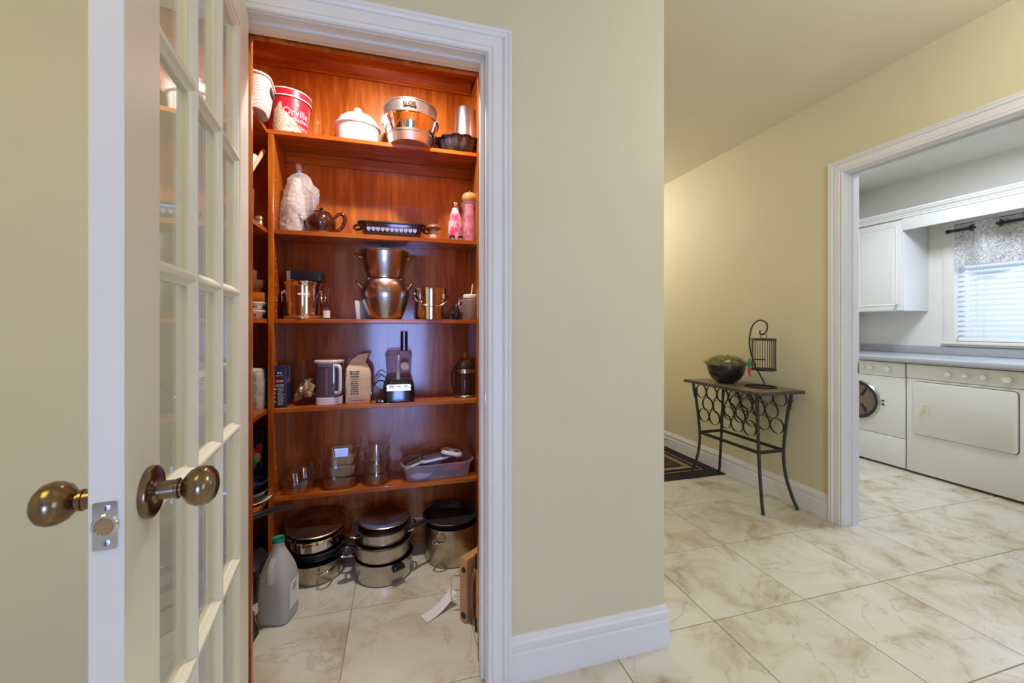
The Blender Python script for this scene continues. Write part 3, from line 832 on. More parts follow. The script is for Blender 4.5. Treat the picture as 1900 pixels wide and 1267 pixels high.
tp = MB().lathe([(.030, .212), (.034, .216), (.039, .226), (.0395, .240), (.034, .254), (.022, .262), (.010, .265), (0, .265)], 36).build('wooden_top', 'maple', b)
MB().lathe([(.005, .263), (.006, .268), (.007, .272), (.004, .277), (0, .278)], 16).build('top_nut', 'nickel', tp)

# ------------------------------------------------------------------ third shelf
b = thing('ice_bucket', 'polished steel wine bucket with side rings on the third shelf', 'bucket', (-.438, 2.130, S3))
MB().lathe([(0, 0), (.079, 0), (.083, .004), (.083, .012), (.072, .020), (.071, .026), (.073, .08), (.076, .150), (.077, .160), (.081, .166), (.082, .172), (.080, .176), (.077, .175), (.073, .15), (.069, .03), (0, .025)], 64).build('body', 'steel_mirror', b, angle=35)
M('copper_glow', (.62, .27, .10), rough=.3, metal=.8, var=.1)
MB().lathe([(.0795, .0035), (.0836, .0045), (.0836, .0125), (.0800, .0150)], 64).build('foot_band', 'copper_glow', b)
for s in (-1, 1):
    MB().lathe([(0, 0), (.009, 0), (.009, .008), (0, .010)], 14).build('handle_boss', 'steel_mirror', b, (s * .075, 0, .128), (0, R(90 * s), 0))
    MB().tube([(s * .088 + s * .004 * math.cos(R(t)), .024 * math.cos(R(t)), .104 + .030 * math.sin(R(t))) for t in range(0, 360, 20)], .0042, 8, True).build('handle_ring', 'steel_mirror', b)
br = lambda z: .0745
aw = R(-90 + 12)
v, f = dashes(.055, 1, .010, .009, 5); MB().add(wrap(v, br, aw, .110, .0012), f).build('etched_mark', 'print_white', b, smooth=False, kind='stuff')
MB().tube([((.0762) * math.cos(aw + .20 + .17 * math.cos(R(t))), .0762 * math.sin(aw + .20 + .17 * math.cos(R(t))), .114 + .014 * math.sin(R(t))) for t in range(0, 360, 20)], .0007, 5, True).build('etched_ring', 'print_white', b)
o = box(-.066, .066, -.035, .035, 0, .046).build('black_box', 'black_plastic', loc=(-.418, 2.125, S3 + .1765), rot=(0, R(3.5), R(-6)), bevel=.004)
o.location.z += .006
tag(o, 'flat black box lying across the steel wine bucket', 'box')
M('card', (.72, .70, .66), rough=.7, var=.05)
o = box(-.018, .026, -.03, .03, 0, .050).build('paper_packet', 'card', loc=(-.487, 2.165, S3 + .1768), rot=(0, R(-4), R(-10)), bevel=.001)
o.location.z += .003
tag(o, 'white paper packet propped behind the black box on the wine bucket', 'packet')
b = thing('dropper_bottle', 'tiny dropper bottle with a pale label beside the wine bucket', 'bottle', (-.327, 2.075, S3))
MB().lathe([(0, 0), (.0145, 0), (.0155, .002), (.0155, .044), (.012, .051), (.008, .054), (.008, .058)], 24).build('body', 'bowl_glass', b)
MB().lathe([(.0158, .006), (.0160, .006), (.0160, .040), (.0158, .040)], 24).build('label', 'paper_white', b)
MB().lathe([(0, .055), (.0095, .056), (.0095, .067), (.006, .069), (.0055, .084), (.003, .088), (0, .089)], 18).build('dropper_cap', 'black_plastic', b)


def side_handle(b, r, z, s, rise=.012, out=.03, half=.045, rad=.006, mat='steel', tilt=0):
    pts = spline([(s * (r - .004), -half, z), (s * (r + out * .8), -half * .75, z + rise), (s * (r + out), 0, z + rise * 1.3), (s * (r + out * .8), half * .75, z + rise), (s * (r - .004), half, z)], 6)
    return MB().tube(pts, rad, 8).build('handle', mat, b)


b = thing('stock_pot', 'bulbous brushed steel pot at the centre of the third shelf', 'pot', (-.066, 2.142, S3))
MB().lathe([(0, 0), (.070, 0), (.080, .004), (.098, .050), (.112, .100), (.116, .130), (.112, .160), (.100, .185), (.092, .196), (.094, .200), (.090, .201), (.088, .195), (.10, .18), (.108, .13), (.09, .05), (.07, .006), (0, .005)], 64).build('body', 'steel_brushed', b, angle=35)
for s in (-1, 1): side_handle(b, .108, .150, s, rise=.028, out=.026, half=.030, rad=.0062)
b = thing('steamer_pot', 'brushed steel pot with a loop-topped lid stacked on the bulbous pot', 'pot', (-.068, 2.142, S3 + .2015))
MB().lathe([(0, 0), (.080, 0), (.084, .003), (.0845, .010), (.092, .030), (.104, .080), (.112, .128), (.117, .132), (.117, .135), (.112, .135), (.108, .128), (.09, .04), (.08, .006), (0, .005)], 64).build('body', 'steel_brushed', b, angle=35)
for s in (-1, 1): side_handle(b, .112, .112, s, rise=.004, out=.026, half=.030, rad=.0065)
ld = MB().lathe([(.116, .1355), (.117, .138), (.110, .140), (.06, .148), (0, .150)], 56).build('lid', 'steel_brushed', b)
MB().tube(arc((0, 0, .150), .022, 0, 180, 14, 'xz'), .0022, 6).build('lid_loop', 'steel', ld)
o = box(-.052, .052, -.0025, .0025, 0, .092).build('card_sleeve', 'card', loc=(-.158, 2.215, S3), rot=(R(-6), 0, R(62)), bevel=.001)
tag(o, 'pale card sleeve standing behind the bulbous steel pot', 'card')
o.location = (-.172, 2.150, S3)
b = thing('steel_pail', 'polished steel pail with a hanging bail handle on the third shelf', 'pail', (.158, 2.118, S3))
MB().lathe([(0, .002), (.072, .002), (.073, 0), (.075, .002), (.0775, .08), (.080, .152), (.0825, .154), (.0825, .157), (.0800, .1575), (.078, .15), (.073, .006), (0, .005)], 64).build('body', 'steel_mirror', b, angle=35)
for s in (-1, 1): MB().lathe([(0, 0), (.006, 0), (.006, .006), (0, .008)], 14).build('bail_ear', 'steel', b, (s * .0785, -.012, .130), (0, R(90 * s), 0))
MB().tube(spline([(-.084, -.012, .130), (-.078, -.052, .098), (-.045, -.082, .072), (0, -.092, .064), (.045, -.082, .072), (.078, -.052, .098), (.084, -.012, .130)], 6), .0033, 8).build('bail_handle', 'chrome', b)
b = thing('corkscrew', 'black rounded electric opener at the front of the third shelf', 'opener', (.281, 2.060, S3))
MB().lathe([(0, 0), (.010, .001), (.016, .012), (.018, .030), (.0165, .050), (.011, .068), (.005, .078), (0, .080)], 24).build('shell', 'black_plastic', b)
MB().lathe([(0, 0), (.013, 0), (.0135, .004), (.0105, .034), (0, .038)], 18).build('foot', 'black_plastic', b, (-.026, .012, 0))
o = MB().lathe([(0, 0), (.013, 0), (.015, .004), (.0155, .07), (.013, .076), (.008, .078), (.007, .10), (.009, .106), (.006, .112), (0, .113)], 22).build('spice_grinder', 'walnut', loc=(.262, 2.150, S3 + .0105), rot=(0, R(48), R(8)))
o.location = (.258, 2.150, S3 + .0118)
tag(o, 'small brown wooden grinder leaning between the pail and the glass jar', 'grinder')
b = thing('jar_mug', 'pressed glass jar mug with a white lid and straw on the third shelf', 'jar', (.357, 2.102, S3))
thin_glass('pressed_glass', (.96, .94, .92), refl=3.0, rough=.06, haze=.22, hazecol=(.85, .80, .78))
MB().lathe([(0, 0), (.036, 0), (.040, .004), (.043, .03), (.043, .09), (.039, .104), (.033, .110), (.033, .122)], 48, flute=lambda a, z: 1 + (.035 * math.sin(a * 12 + z * 160) if .01 < z < .10 else 0)).build('glass', 'pressed_glass', b, angle=30)
MB().tube(spline([(-.038, -.01, .096), (-.056, -.02, .098), (-.062, -.02, .075), (-.056, -.02, .050), (-.042, -.01, .044)], 5), .0055, 8).build('glass_handle', 'pressed_glass', b)
MB().lathe([(.0335, .112), (.0365, .112), (.0370, .116), (.0365, .126), (.030, .132), (0, .133)], 40).build('lid', 'white_plastic', b)
MB().tube([(.004, 0, .110), (.012, 0, .165), (.014, 0, .185)], .0035, 8).build('straw', 'white_plastic', b)

# ------------------------------------------------------------------ fourth shelf
b = thing('pasta_box', 'tall dark blue pasta box with a red oval mark on the fourth shelf', 'box', (-.522, 2.105, S4))
M('carton_blue', (.020, .026, .105), rough=.35, var=.08, coat=.3)
M('carton_red', (.60, .03, .03), rough=.4)
M('pasta_yellow', (.80, .58, .20), rough=.5)
M('carton_tomato', (.62, .10, .08), rough=.4, var=.3, scale=60)
bx, bdp, bhh = .056, .078, .190
box(-bx / 2, bx / 2, -bdp / 2, bdp / 2, 0, bhh).build('carton', 'carton_blue', b, bevel=.0012)
yf = -bdp / 2 - .0006
v = [(.019 * math.cos(R(t)), .0065 * math.sin(R(t))) for t in range(0, 360, 15)]
flat(v, [tuple(range(24))], lambda x, y: (x, yf, .122 + y)).build('oval_mark', 'carton_red', b, smooth=False)
v, f = text_mesh('Barilla', .0105, shear=.2); flat(v, f, lambda x, y: (x, yf - .0004, .119 + y)).build('lettering', 'print_white', b, smooth=False, kind='stuff')
for k, (x, z) in enumerate(((-.006, .158), (.005, .157))):
    MB().lathe([(0, 0), (.0045, 0), (.003, .0015), (0, .002)], 12).build('pasta_picture', 'pasta_yellow', b, (x, -bdp / 2, z), (R(90), 0, 0))
v, f = dashes(.044, 1, .01, .0022, 3); flat(v, f, lambda x, y: (x, yf, .145 + y)).build('fine_print', 'print_white', b, smooth=False, kind='stuff')
v, f = dashes(.044, 2, .006, .0030, 9); flat(v, f, lambda x, y: (x, yf, .104 + y)).build('fine_print', 'print_white', b, smooth=False, kind='stuff')
v, f = dashes(.030, 14, .0058, .0030, 12, False); flat(v, f, lambda x, y: (x + .008, yf, .089 + y)).build('fine_print', 'appliance_grey', b, smooth=False, kind='stuff')
v, f = dashes(.010, 4, .019, .0050, 6, False); flat(v, f, lambda x, y: (x - .018, yf, .084 + y)).build('fine_print', 'print_white', b, smooth=False, kind='stuff')
MB().lathe([(0, 0), (.012, 0), (.010, .0006), (0, .0008)], 18).build('tomato_picture', 'carton_tomato', b, (bx / 2, -.010, .120), (0, R(90), 0))

# crumpled gold packet
M('foil_gold', (.55, .43, .24), rough=.30, metal=.75, var=.22, scale=16, bump=.6, bscale=40)
b = MB(); loops = []
for i in range(26):
    t = i / 25; cx = -.040 + .082 * t; cz = .030 + .048 * t + .022 * math.sin(t * 3.1); rr = (.006 + .036 * math.sin(min(1, t * 1.5 + .12) * math.pi / 2)) * (1 if t < .86 else 1 - (t - .86) * 3)
    if .36 < t < .52: rr *= .70 + abs(t - .44) * 3.5
    L = []
    for k in range(26):
        a = 2 * math.pi * k / 26; q = 1 + .30 * noise.noise(Vector((math.cos(a) * 2.4, math.sin(a) * 2.4, t * 9 + 2)))
        L.append((cx + .006 * math.sin(a * 3 + i), rr * q * .9 * math.cos(a), max(.0008, cz + rr * q * math.sin(a))))
    loops.append(L)
b.loft(loops)
o = b.build('foil_packet', 'foil_gold', loc=(-.428, 2.115, S4), angle=22)
tag(o, 'crumpled gold foil packet between the pasta box and the pitcher', 'packet')

b = thing('pitcher', 'clear square pitcher with pale pink lid, base and handle on the fourth shelf', 'pitcher', (-.320, 2.128, S4))
M('blush_plastic', (.74, .60, .55), rough=.35, var=.03)
MB().loft([rloop(.112, .112, .03, 0), rloop(.118, .118, .032, .004), rloop(.116, .116, .032, .034), rloop(.112, .112, .03, .036)]).build('base', 'blush_plastic', b, angle=35)
MB().loft([rloop(.112, .112, .030, .0365), rloop(.116, .116, .032, .195), rloop(.112, .112, .030, .195), rloop(.107, .107, .028, .040)], True, False).build('clear_body', 'pitcher_plastic', b, angle=35)
MB().loft([rloop(.110, .110, .03, .180), rloop(.110, .110, .03, .1975)], False, False).build('seal', 'appliance_grey', b)
MB().loft([rloop(.124, .124, .045, .198, 6), rloop(.134, .130, .05, .200, 6), rloop(.136, .132, .05, .207, 6), rloop(.128, .124, .048, .212, 6), rloop(.100, .096, .04, .212, 6), rloop(.092, .088, .036, .207, 6)]).build('lid', 'blush_plastic', b, angle=35)
MB().tube(spline([(.030, -.060, .185), (.050, -.072, .182), (.055, -.074, .160), (.055, -.074, .085), (.050, -.070, .062), (.034, -.060, .058)], 6), .0085, 10).build('handle', 'white_plastic', b)
MB().tube([(-.012, -.02, .042), (-.012, -.02, .168)], .004, 8).build('stirrer_rod', 'white_plastic', b)

# folded flour sack
b = thing('flour_sack', 'tan paper flour sack with a folded top and dark print on the fourth shelf', 'sack', (-.194, 2.130, S4), R(10))
M('kraft', (.70, .52, .32), rough=.75, var=.10, scale=14, bump=.5, bscale=26)
loops = []
fp = [(0, .108, .070), (.006, .112, .074), (.05, .116, .080), (.10, .118, .082), (.14, .116, .078), (.165, .108, .062), (.185, .090, .036), (.196, .078, .016)]
for z, wx, wy in fp:
    loops.append([(x + .004 * noise.noise(Vector((x * 40, y * 40, z * 40))), y + .005 * noise.noise(Vector((x * 30 + 5, y * 30, z * 30))), z) for x, y in rrect(wx, wy, .008, 3)])
MB().loft(loops).build('sack', 'kraft', b, angle=25)
MB().loft([[(x, y, z) for x, y, z in [(-.040, -.008, .194), (.034, -.008, .194), (.034, .008, .194), (-.040, .008, .194)]],
           [(-.026, -.010, .212), (.044, -.010, .216), (.044, .008, .216), (-.026, .008, .212)],
           [(.004, -.014, .234), (.052, -.014, .240), (.052, .004, .240), (.004, .004, .234)]]).build('folded_top', 'kraft', b, bevel=.003)
yy = lambda z: -.0405 if z < .145 else -.040 + (z - .145) * .45
for (n, pt, h, z0, sd) in ((3, .012, .0065, .150, 2), (1, .01, .002, .118, 5), (7, .0098, .0045, .104, 8)):
    v, f = dashes(.046, n, pt, h, sd); flat(v, f, lambda x, y: (x - .018, yy(z0 + y) - .0022, z0 + y)).build('fine_print', 'print_dark', b, smooth=False, kind='stuff')
v, f = dashes(.060, 1, .01, .003, 15); flat(v, f, lambda x, y: (x, -.0405, .012 + y)).build('fine_print', 'print_dark', b, smooth=False, kind='stuff')

# food processor
b = thing('food_processor', 'black food processor with a clear bowl and tall feed tube on the fourth shelf', 'food processor', (0.0, 2.125, S4))
M('gloss_black', (.012, .011, .013), rough=.10, var=.1, coat=.6)
MB().loft([rloop(.140, .135, .020, 0), rloop(.150, .145, .024, .006), rloop(.150, .145, .026, .060), rloop(.144, .138, .028, .085), rloop(.130, .124, .035, .104), rloop(.118, .112, .040, .108)]).build('base', 'gloss_black', b, angle=35)
MB().loft([[(x, -.0722 - .0006, z + .064) for x, z in rrect(.112, .011, .002, 2)], [(x, -.0722 - .0018, z + .064) for x, z in rrect(.112, .011, .002, 2)]]).build('name_plate', 'chrome', b, smooth=False)
v, f = text_mesh('KitchenAid', .0085); flat(v, f, lambda x, y: (x, -.0746, .0612 + y)).build('lettering', 'print_dark', b, smooth=False, kind='stuff')
MB().loft([[(x, -.0700 - .0020, z + .080) for x, z in rrect(.118, .019, .008, 4)], [(x, -.0690 - .0050, z + .080) for x, z in rrect(.114, .016, .007, 4)]]).build('control_strip', 'nickel', b)
for k, wd in ((-1, .030), (0, .022), (1, .022)):
    MB().lathe([(0, 0), (wd / 2, 0), (wd / 2 * .9, .002), (0, .003)], 20, sy=.38).build('button', 'white_plastic', b, (.034 * k, -.0738, .080), (R(90), 0, 0))
MB().lathe([(0, .109), (.056, .109), (.058, .111), (.064, .225), (.0645, .238), (.058, .248), (.03, .252), (0, .252)], 48).build('work_bowl', 'pitcher_plastic', b, angle=40)
MB().lathe([(.0655, .2255), (.0670, .2265), (.0670, .2310), (.0655, .2320)], 48).build('bowl_rim', 'pitcher_plastic', b)
MB().lathe([(0, .109), (.010, .109), (.010, .23), (0, .235)], 20).build('drive_shaft', 'white_plastic', b, (-.004, 0, 0))
MB().lathe([(0, 0), (.022, 0), (.023, .003), (.020, .008), (0, .009)], 24).build('slicing_disc', 'white_plastic', b, (.030, -.016, .170), (R(80), 0, R(12)))
MB().loft([rloop(.034, .046, .012, .250, 4, .026, .012), rloop(.034, .046, .012, .345, 4, .026, .012)]).build('feed_tube', 'gloss_black', b, angle=35)
MB().tube(spline([(-.070, .030, .09), (-.095, .02, .100), (-.125, .00, .070), (-.130, -.03, .045), (-.112, -.045, .018), (-.095, -.050, .0105)], 7), .0032, 7).build('power_cord', 'black_plastic', b)
MB().tube(spline([(-.070, .030, .115), (-.092, .030, .132), (-.118, .03, .110), (-.124, .03, .090)], 7), .0032, 7).build('power_cord', 'black_plastic', b)
pg = box(-.016, .010, -.010, .010, 0, .018).build('plug', 'black_plastic', b, (-.090, -.052, .0), bevel=.003)
for s in (-1, 1): box(.010, .022, s * .005 - .001, s * .005 + .001, .006, .011).build('plug_prong', 'chrome', pg)

# glass coffee press
b = thing('coffee_press', 'brown glass canister with steel band and domed lid, rightmost on the fourth shelf', 'canister', (.335, 2.135, S4))
MB().lathe([(0, 0), (.052, 0), (.055, .003), (.055, .012), (.053, .014)], 44).build('steel_base', 'steel', b)
MB().lathe([(0, .014), (.053, .014), (.054, .018), (.054, .128), (.053, .130)], 44).build('glass_body', 'smoke_glass', b)
MB().lathe([(.054, .128), (.0565, .129), (.0565, .148), (.054, .150)], 44).build('steel_band', 'steel', b)
ld = MB().lathe([(.054, .150), (.055, .153), (.055, .160), (.048, .176), (.036, .182), (0, .183)], 44).build('lid', 'black_plastic', b)
MB().lathe([(.050, .152), (.052, .156), (.050, .180), (.040, .196), (.024, .204), (.022, .216), (.026, .222), (.024, .232), (.012, .238), (0, .239)], 40).build('dome', 'bowl_glass', b)
MB().tube(spline([(-.05, .0, .145), (-.064, -.002, .140), (-.066, -.002, .10), (-.064, -.002, .06), (-.054, 0, .03)], 5), .005, 8).build('handle', 'black_plastic', b)

# ------------------------------------------------------------------ fifth shelf: glass ovenware and a tub of lids
def glass_dish(name, label, loc, w, d, r, h, t=.004, flare=.010, rz=0, group=None, flip=False, round_=None):
    """Walled glass dish with a rolled rim; rounded-rectangular, or round when round_ is given."""
    if round_:
        mb = MB().lathe([(0, 0), (round_ * .80, 0), (round_ * .90, .004), (round_ * .965, h * .5), (round_, h - .003), (round_ + flare * .5, h - .002), (round_ + flare * .5, h), (round_ - .001, h + .001),
                         (round_ * .965 - t, h * .5), (round_ * .88 - t, .007), (0, .005)], 48)
    else:
        mb = MB().loft([rloop(w * .80, d * .80, r * .8, 0, 7), rloop(w * .87, d * .87, r * .9, .003, 7), rloop(w * .94, d * .93, r, h * .5, 7), rloop(w, d, r, h - .004, 7), rloop(w + flare, d + flare, r + flare / 2, h - .003, 7),
                        rloop(w + flare, d + flare, r + flare / 2, h, 7), rloop(w - .002, d - .002, r, h + .001, 7), rloop(w * .94 - 2 * t, d * .93 - 2 * t, r - t, h * .5, 7), rloop(w * .86 - 2 * t, d * .86 - 2 * t, r - t, .006, 7)])
    if flip: mb.xf(Matrix.Translation((0, 0, h + .001)) @ Matrix.Rotation(R(180), 4, 'X'))
    o = mb.build(name, 'bowl_glass', loc=loc, rot=(0, 0, rz), angle=30)
    return tag(o, label, 'dish', group)


G = 'glass dishes on the fifth shelf'
glass_dish('casserole_dish', 'clear oval glass casserole at the left end of the fifth shelf', (-.452, 2.118, S5), .150, .125, .058, .062, flare=.026, group=G)
glass_dish('casserole_dish', 'upturned smaller clear glass dish resting in the leftmost oval casserole', (-.450, 2.126, S5 + .0635), .116, .094, .036, .052, flare=.006, group=G, flip=True)
NM = ('lowest', 'middle', 'topmost')
for k in range(3):
    glass_dish('storage_dish', f'{NM[k]} square clear glass dish in the middle stack on the fifth shelf', (-.272 + .003 * k, 2.133, S5 + .0565 * k), .158, .140, .038, .055, flare=.010, rz=R(3 * k - 2), group=G)
for k in range(3):
    glass_dish('glass_bowl', f'{NM[k]} round clear glass bowl in the stack beside the plastic tub', (-.108, 2.122, S5 + .0565 * k), 0, 0, 0, .055, round_=.064 - .002 * k, group=G)

b = thing('plastic_tub', 'long translucent plastic tub holding loose lids on the fifth shelf', 'tub', (.192, 2.140, S5), R(2))
MB().loft([rloop(.300, .130, .050, 0, 7), rloop(.318, .146, .056, .006, 7), rloop(.352, .176, .066, .078, 7), rloop(.372, .194, .075, .080, 7), rloop(.376, .198, .077, .084, 7), rloop(.372, .194, .075, .088, 7),
           rloop(.346, .170, .064, .084, 7), rloop(.312, .140, .054, .010, 7), rloop(.296, .126, .048, .006, 7)]).build('tub', 'tub_plastic', b, angle=30)
M('lid_blue', (.05, .07, .42), rough=.3); M('lid_pink', (.66, .05, .15), rough=.35); M('lid_clear', (.58, .53, .44), rough=.3, var=.1); M('lid_navy', (.03, .04, .10), rough=.4)
M('lid_frost', (.66, .66, .70), rough=.35); M('lid_bluish', (.26, .32, .56), rough=.35)


def box_lid(label, loc, rot, w, d, rim, r=.03, clip=False):
    t = thing('box_lid', label, 'lid', loc, group='lids in the plastic tub', rot=rot)
    MB().loft([rloop(w, d, r, 0, 6), rloop(w + .006, d + .006, r, .003, 6), rloop(w + .004, d + .004, r, .010, 6), rloop(w - .006, d - .006, r, .012, 6)]).build('plate', 'lid_frost', t, angle=35)
    MB().tube(rloop(w * .84, d * .80, r * .8, .013, 6), .0042, 7, True).build('seal_ring', rim, t)
    MB().loft([rloop(w * .76, d * .70, r * .6, .0122, 6), rloop(w * .74, d * .68, r * .6, .0135, 6)]).build('window', 'lid_clear', t)
    if clip: MB().loft([rloop(.034, .022, .008, .0135, 4), rloop(.030, .018, .007, .020, 4)]).build('vent_clip', 'print_white', t)
    return t


box_lid('blue rimmed box lid lying tilted across the plastic tub', (.178, 2.150, S5 + .086), (R(-2), R(-7), R(3)), .150, .120, 'lid_blue')
box_lid('small white rimmed lid with a vent clip on top of the blue rimmed lid', (.262, 2.120, S5 + .112), (R(-2), R(12), R(-8)), .105, .088, 'print_white', clip=True)
box_lid('dark rimmed lid leaning at the left inside the plastic tub', (.075, 2.150, S5 + .062), (R(-6), R(-16), R(10)), .105, .090, 'lid_navy')
o = MB().lathe([(0, 0), (.056, 0), (.060, .004), (.058, .010), (0, .012)], 40).build('round_lid', 'lid_bluish', loc=(.110, 2.128, S5 + .012), rot=(R(14), R(-6), 0)); o.location.z += .010
tag(o, 'round bluish lid lying at the bottom of the plastic tub', 'lid', 'lids in the plastic tub')
o = MB().lathe([(0, 0), (.050, 0), (.058, .006), (.064, .030), (.062, .030), (.055, .008), (0, .004)], 40).build('round_lid', 'lid_pink', loc=(.278, 2.136, S5 + .018), rot=(R(-8), R(-10), 0)); o.location.z += .010
tag(o, 'pink round lid at the right inside the plastic tub', 'lid', 'lids in the plastic tub')

# ------------------------------------------------------------------ pantry floor
# left stack: saute pan, dark pan, lid, shallow pan lid
b = thing('saute_pan', 'stained steel saute pan at the bottom of the left floor stack', 'pan', (-.372, 2.098, 0))
MB().lathe([(0, 0), (.108, 0), (.116, .004), (.124, .040), (.130, .088), (.133, .090), (.133, .093), (.128, .092), (.120, .04), (.112, .007), (0, .005)], 64).build('body', 'steel_used', b, angle=35)
MB().tube(spline([(.112, -.050, .080), (.150, -.062, .090), (.200, -.075, .092), (.252, -.088, .088)], 6), .008, 8, radii=[.0065 + .003 * (k / 18) for k in range(19)]).build('handle', 'steel_mirror', b)
MB().tube(spline([(-.016 + .05, -.128, .062), (.035, -.150, .070), (.070, -.146, .074), (.088, -.100, .072)], 6), .005, 8).build('helper_handle', 'steel_mirror', b)
b = thing('frying_pan', 'black frying pan nested second in the left floor stack', 'pan', (-.372, 2.100, .0935))
MB().lathe([(0, 0), (.090, 0), (.098, .003), (.118, .040), (.121, .041), (.117, .043), (.096, .007), (0, .004)], 56).build('body', 'nonstick', b, angle=35)
MB().tube(spline([(.105, -.010, .034), (.150, -.016, .042), (.200, -.024, .040), (.232, -.030, .036)], 6), .008, 8).build('handle', 'black_plastic', b)
MB().tube(spline([(.200, -.024, .046), (.222, -.028, .050), (.240, -.031, .044), (.246, -.032, .036)], 5), .006, 8).build('hanging_loop', 'steel_mirror', b)
b = thing('saucepan', 'polished steel saucepan third up in the left floor stack', 'pan', (-.378, 2.100, .137))
MB().lathe([(0, 0), (.100, 0), (.108, .004), (.112, .050), (.122, .053), (.124, .057), (.121, .060), (.108, .052), (.104, .006), (0, .004)], 56).build('body', 'steel_mirror', b, angle=35)
MB().tube(spline([(-.030, -.108, .040), (-.026, -.126, .048), (.020, -.130, .050), (.028, -.108, .040)], 6), .0045, 8).build('handle', 'steel_mirror', b)
o = MB().lathe([(0, .030), (.030, .030), (.034, .024), (.030, .017), (.060, .014), (.115, .004), (.128, .0), (.131, .002), (.131, .006), (.118, .012), (.09, .0095), (.0, .004)], 64).xf(Matrix.Translation((0, 0, .034)) @ Matrix.Rotation(R(180), 4, 'X')).build('pot_lid', 'steel_used', loc=(-.378, 2.106, .2035), rot=(R(7), R(2), 0), angle=35)
tag(o, 'shallow steel pot lid upturned on top of the left floor stack', 'lid')

b = thing('casserole_pot', 'steel pot with a black side grip at the bottom of the middle floor stack', 'pot', (-.066, 2.020, 0))
MB().lathe([(0, 0), (.118, 0), (.126, .003), (.129, .010), (.130, .088), (.133, .090), (.133, .094), (.129, .093), (.127, .012), (0, .006)], 64).build('body', 'steel_brushed', b, angle=35)
MB().loft([[(x, y, z) for x, y, z in rloop(.060, .024, .008, 0, 3)], rloop(.056, .026, .008, .010, 3), rloop(.046, .018, .006, .020, 3)]).xf(Matrix.Translation((.066, -.122, .068)) @ Matrix.Rotation(R(30), 4, 'Z')).build('grip', 'black_plastic', b, angle=35)
b = thing('casserole_pot', 'steel pot with a black bar grip second in the middle floor stack', 'pot', (-.070, 2.022, .0945))
MB().lathe([(0, 0), (.116, 0), (.121, .004), (.123, .066), (.132, .069), (.134, .073), (.128, .074), (.120, .068), (.117, .006), (0, .004)], 64).build('body', 'steel_brushed', b, angle=35)
MB().lathe([(.1225, .066), (.1335, .068), (.1335, .071), (.1225, .070)], 64).build('dark_rim', 'black_plastic', b)
MB().tube(spline([(-.112, -.04, .052), (-.150, -.052, .058), (-.182, -.056, .056)], 6), .015, 10, radii=[.010, .011, .012, .014, .016, .017, .018, .018, .018, .017, .015, .012, .008]).build('grip', 'black_plastic', b)
b = thing('steamer_insert', 'steel steamer pan with wire side handles third in the middle floor stack', 'pan', (-.072, 2.024, .169))
MB().lathe([(0, 0), (.108, 0), (.113, .004), (.114, .050), (.127, .054), (.130, .058), (.126, .060), (.112, .052), (.109, .006), (0, .004)], 64).build('body', 'steel_brushed', b, angle=35)
MB().lathe([(.1245, .0545), (.1315, .0575), (.1300, .0615), (.1235, .0595)], 64).build('dark_rim', 'black_plastic', b)
for s in (-1, 1):
    MB().tube(spline([(s * .105, -.055, .030), (s * .136, -.060, .040), (s * .146, -.03, .052), (s * .142, .0, .056), (s * .122, .01, .046)], 6), .0048, 8).build('handle', 'steel_mirror', b)
o = MB().lathe([(0, 0), (.040, .001), (.085, .005), (.110, .012), (.117, .016), (.119, .019), (.116, .021), (.108, .016), (.084, .009), (.04, .005), (0, .004)], 64).build('pot_lid', 'steel_brushed', loc=(-.066, 2.030, .2315), angle=40)
tag(o, 'dished steel lid upturned on top of the middle floor stack', 'lid')

b = thing('stock_pot', 'tall stained steel stock pot on the floor at the right', 'pot', (.258, 2.078, 0))
MB().lathe([(0, 0), (.122, 0), (.129, .004), (.131, .012), (.131, .176), (.134, .178), (.134, .182), (.130, .181), (.128, .014), (0, .006)], 64).build('body', 'steel_used', b, angle=35)
for s in (-1, 1):
    side_h = spline([(s * .085, -.098, .140), (s * .108, -.126, .142), (s * .090, -.148, .143), (s * .058, -.143, .142), (s * .048, -.118, .140)], 6)
    if s < 0: MB().tube(side_h, .005, 8).build('handle', 'steel_mirror', b)
    else: MB().tube([(-x + .23, -y, z) for x, y, z in side_h][::-1] if False else spline([(.125, .03, .140), (.133, .03, .142), (.140, 0, .143), (.133, -.03, .142), (.125, -.03, .140)], 5), .004, 8).build('handle', 'steel_mirror', b)
b = thing('frying_pan', 'wide black frying pan resting on the stock pot like a lid', 'pan', (.252, 2.074, .1825))
MB().lathe([(0, 0), (.108, 0), (.116, .003), (.136, .030), (.1395, .032), (.1395, .035), (.135, .034), (.113, .006), (0, .004)], 64).build('body', 'nonstick', b, angle=35)
MB().lathe([(.1365, .0322), (.1402, .0325), (.1402, .0352), (.1365, .0350)], 64).build('rim', 'steel', b)
MB().tube(spline([(-.118, -.055, .026), (-.150, -.075, .034), (-.185, -.098, .032), (-.205, -.110, .028)], 6), .010, 8).build('handle', 'black_plastic', b)

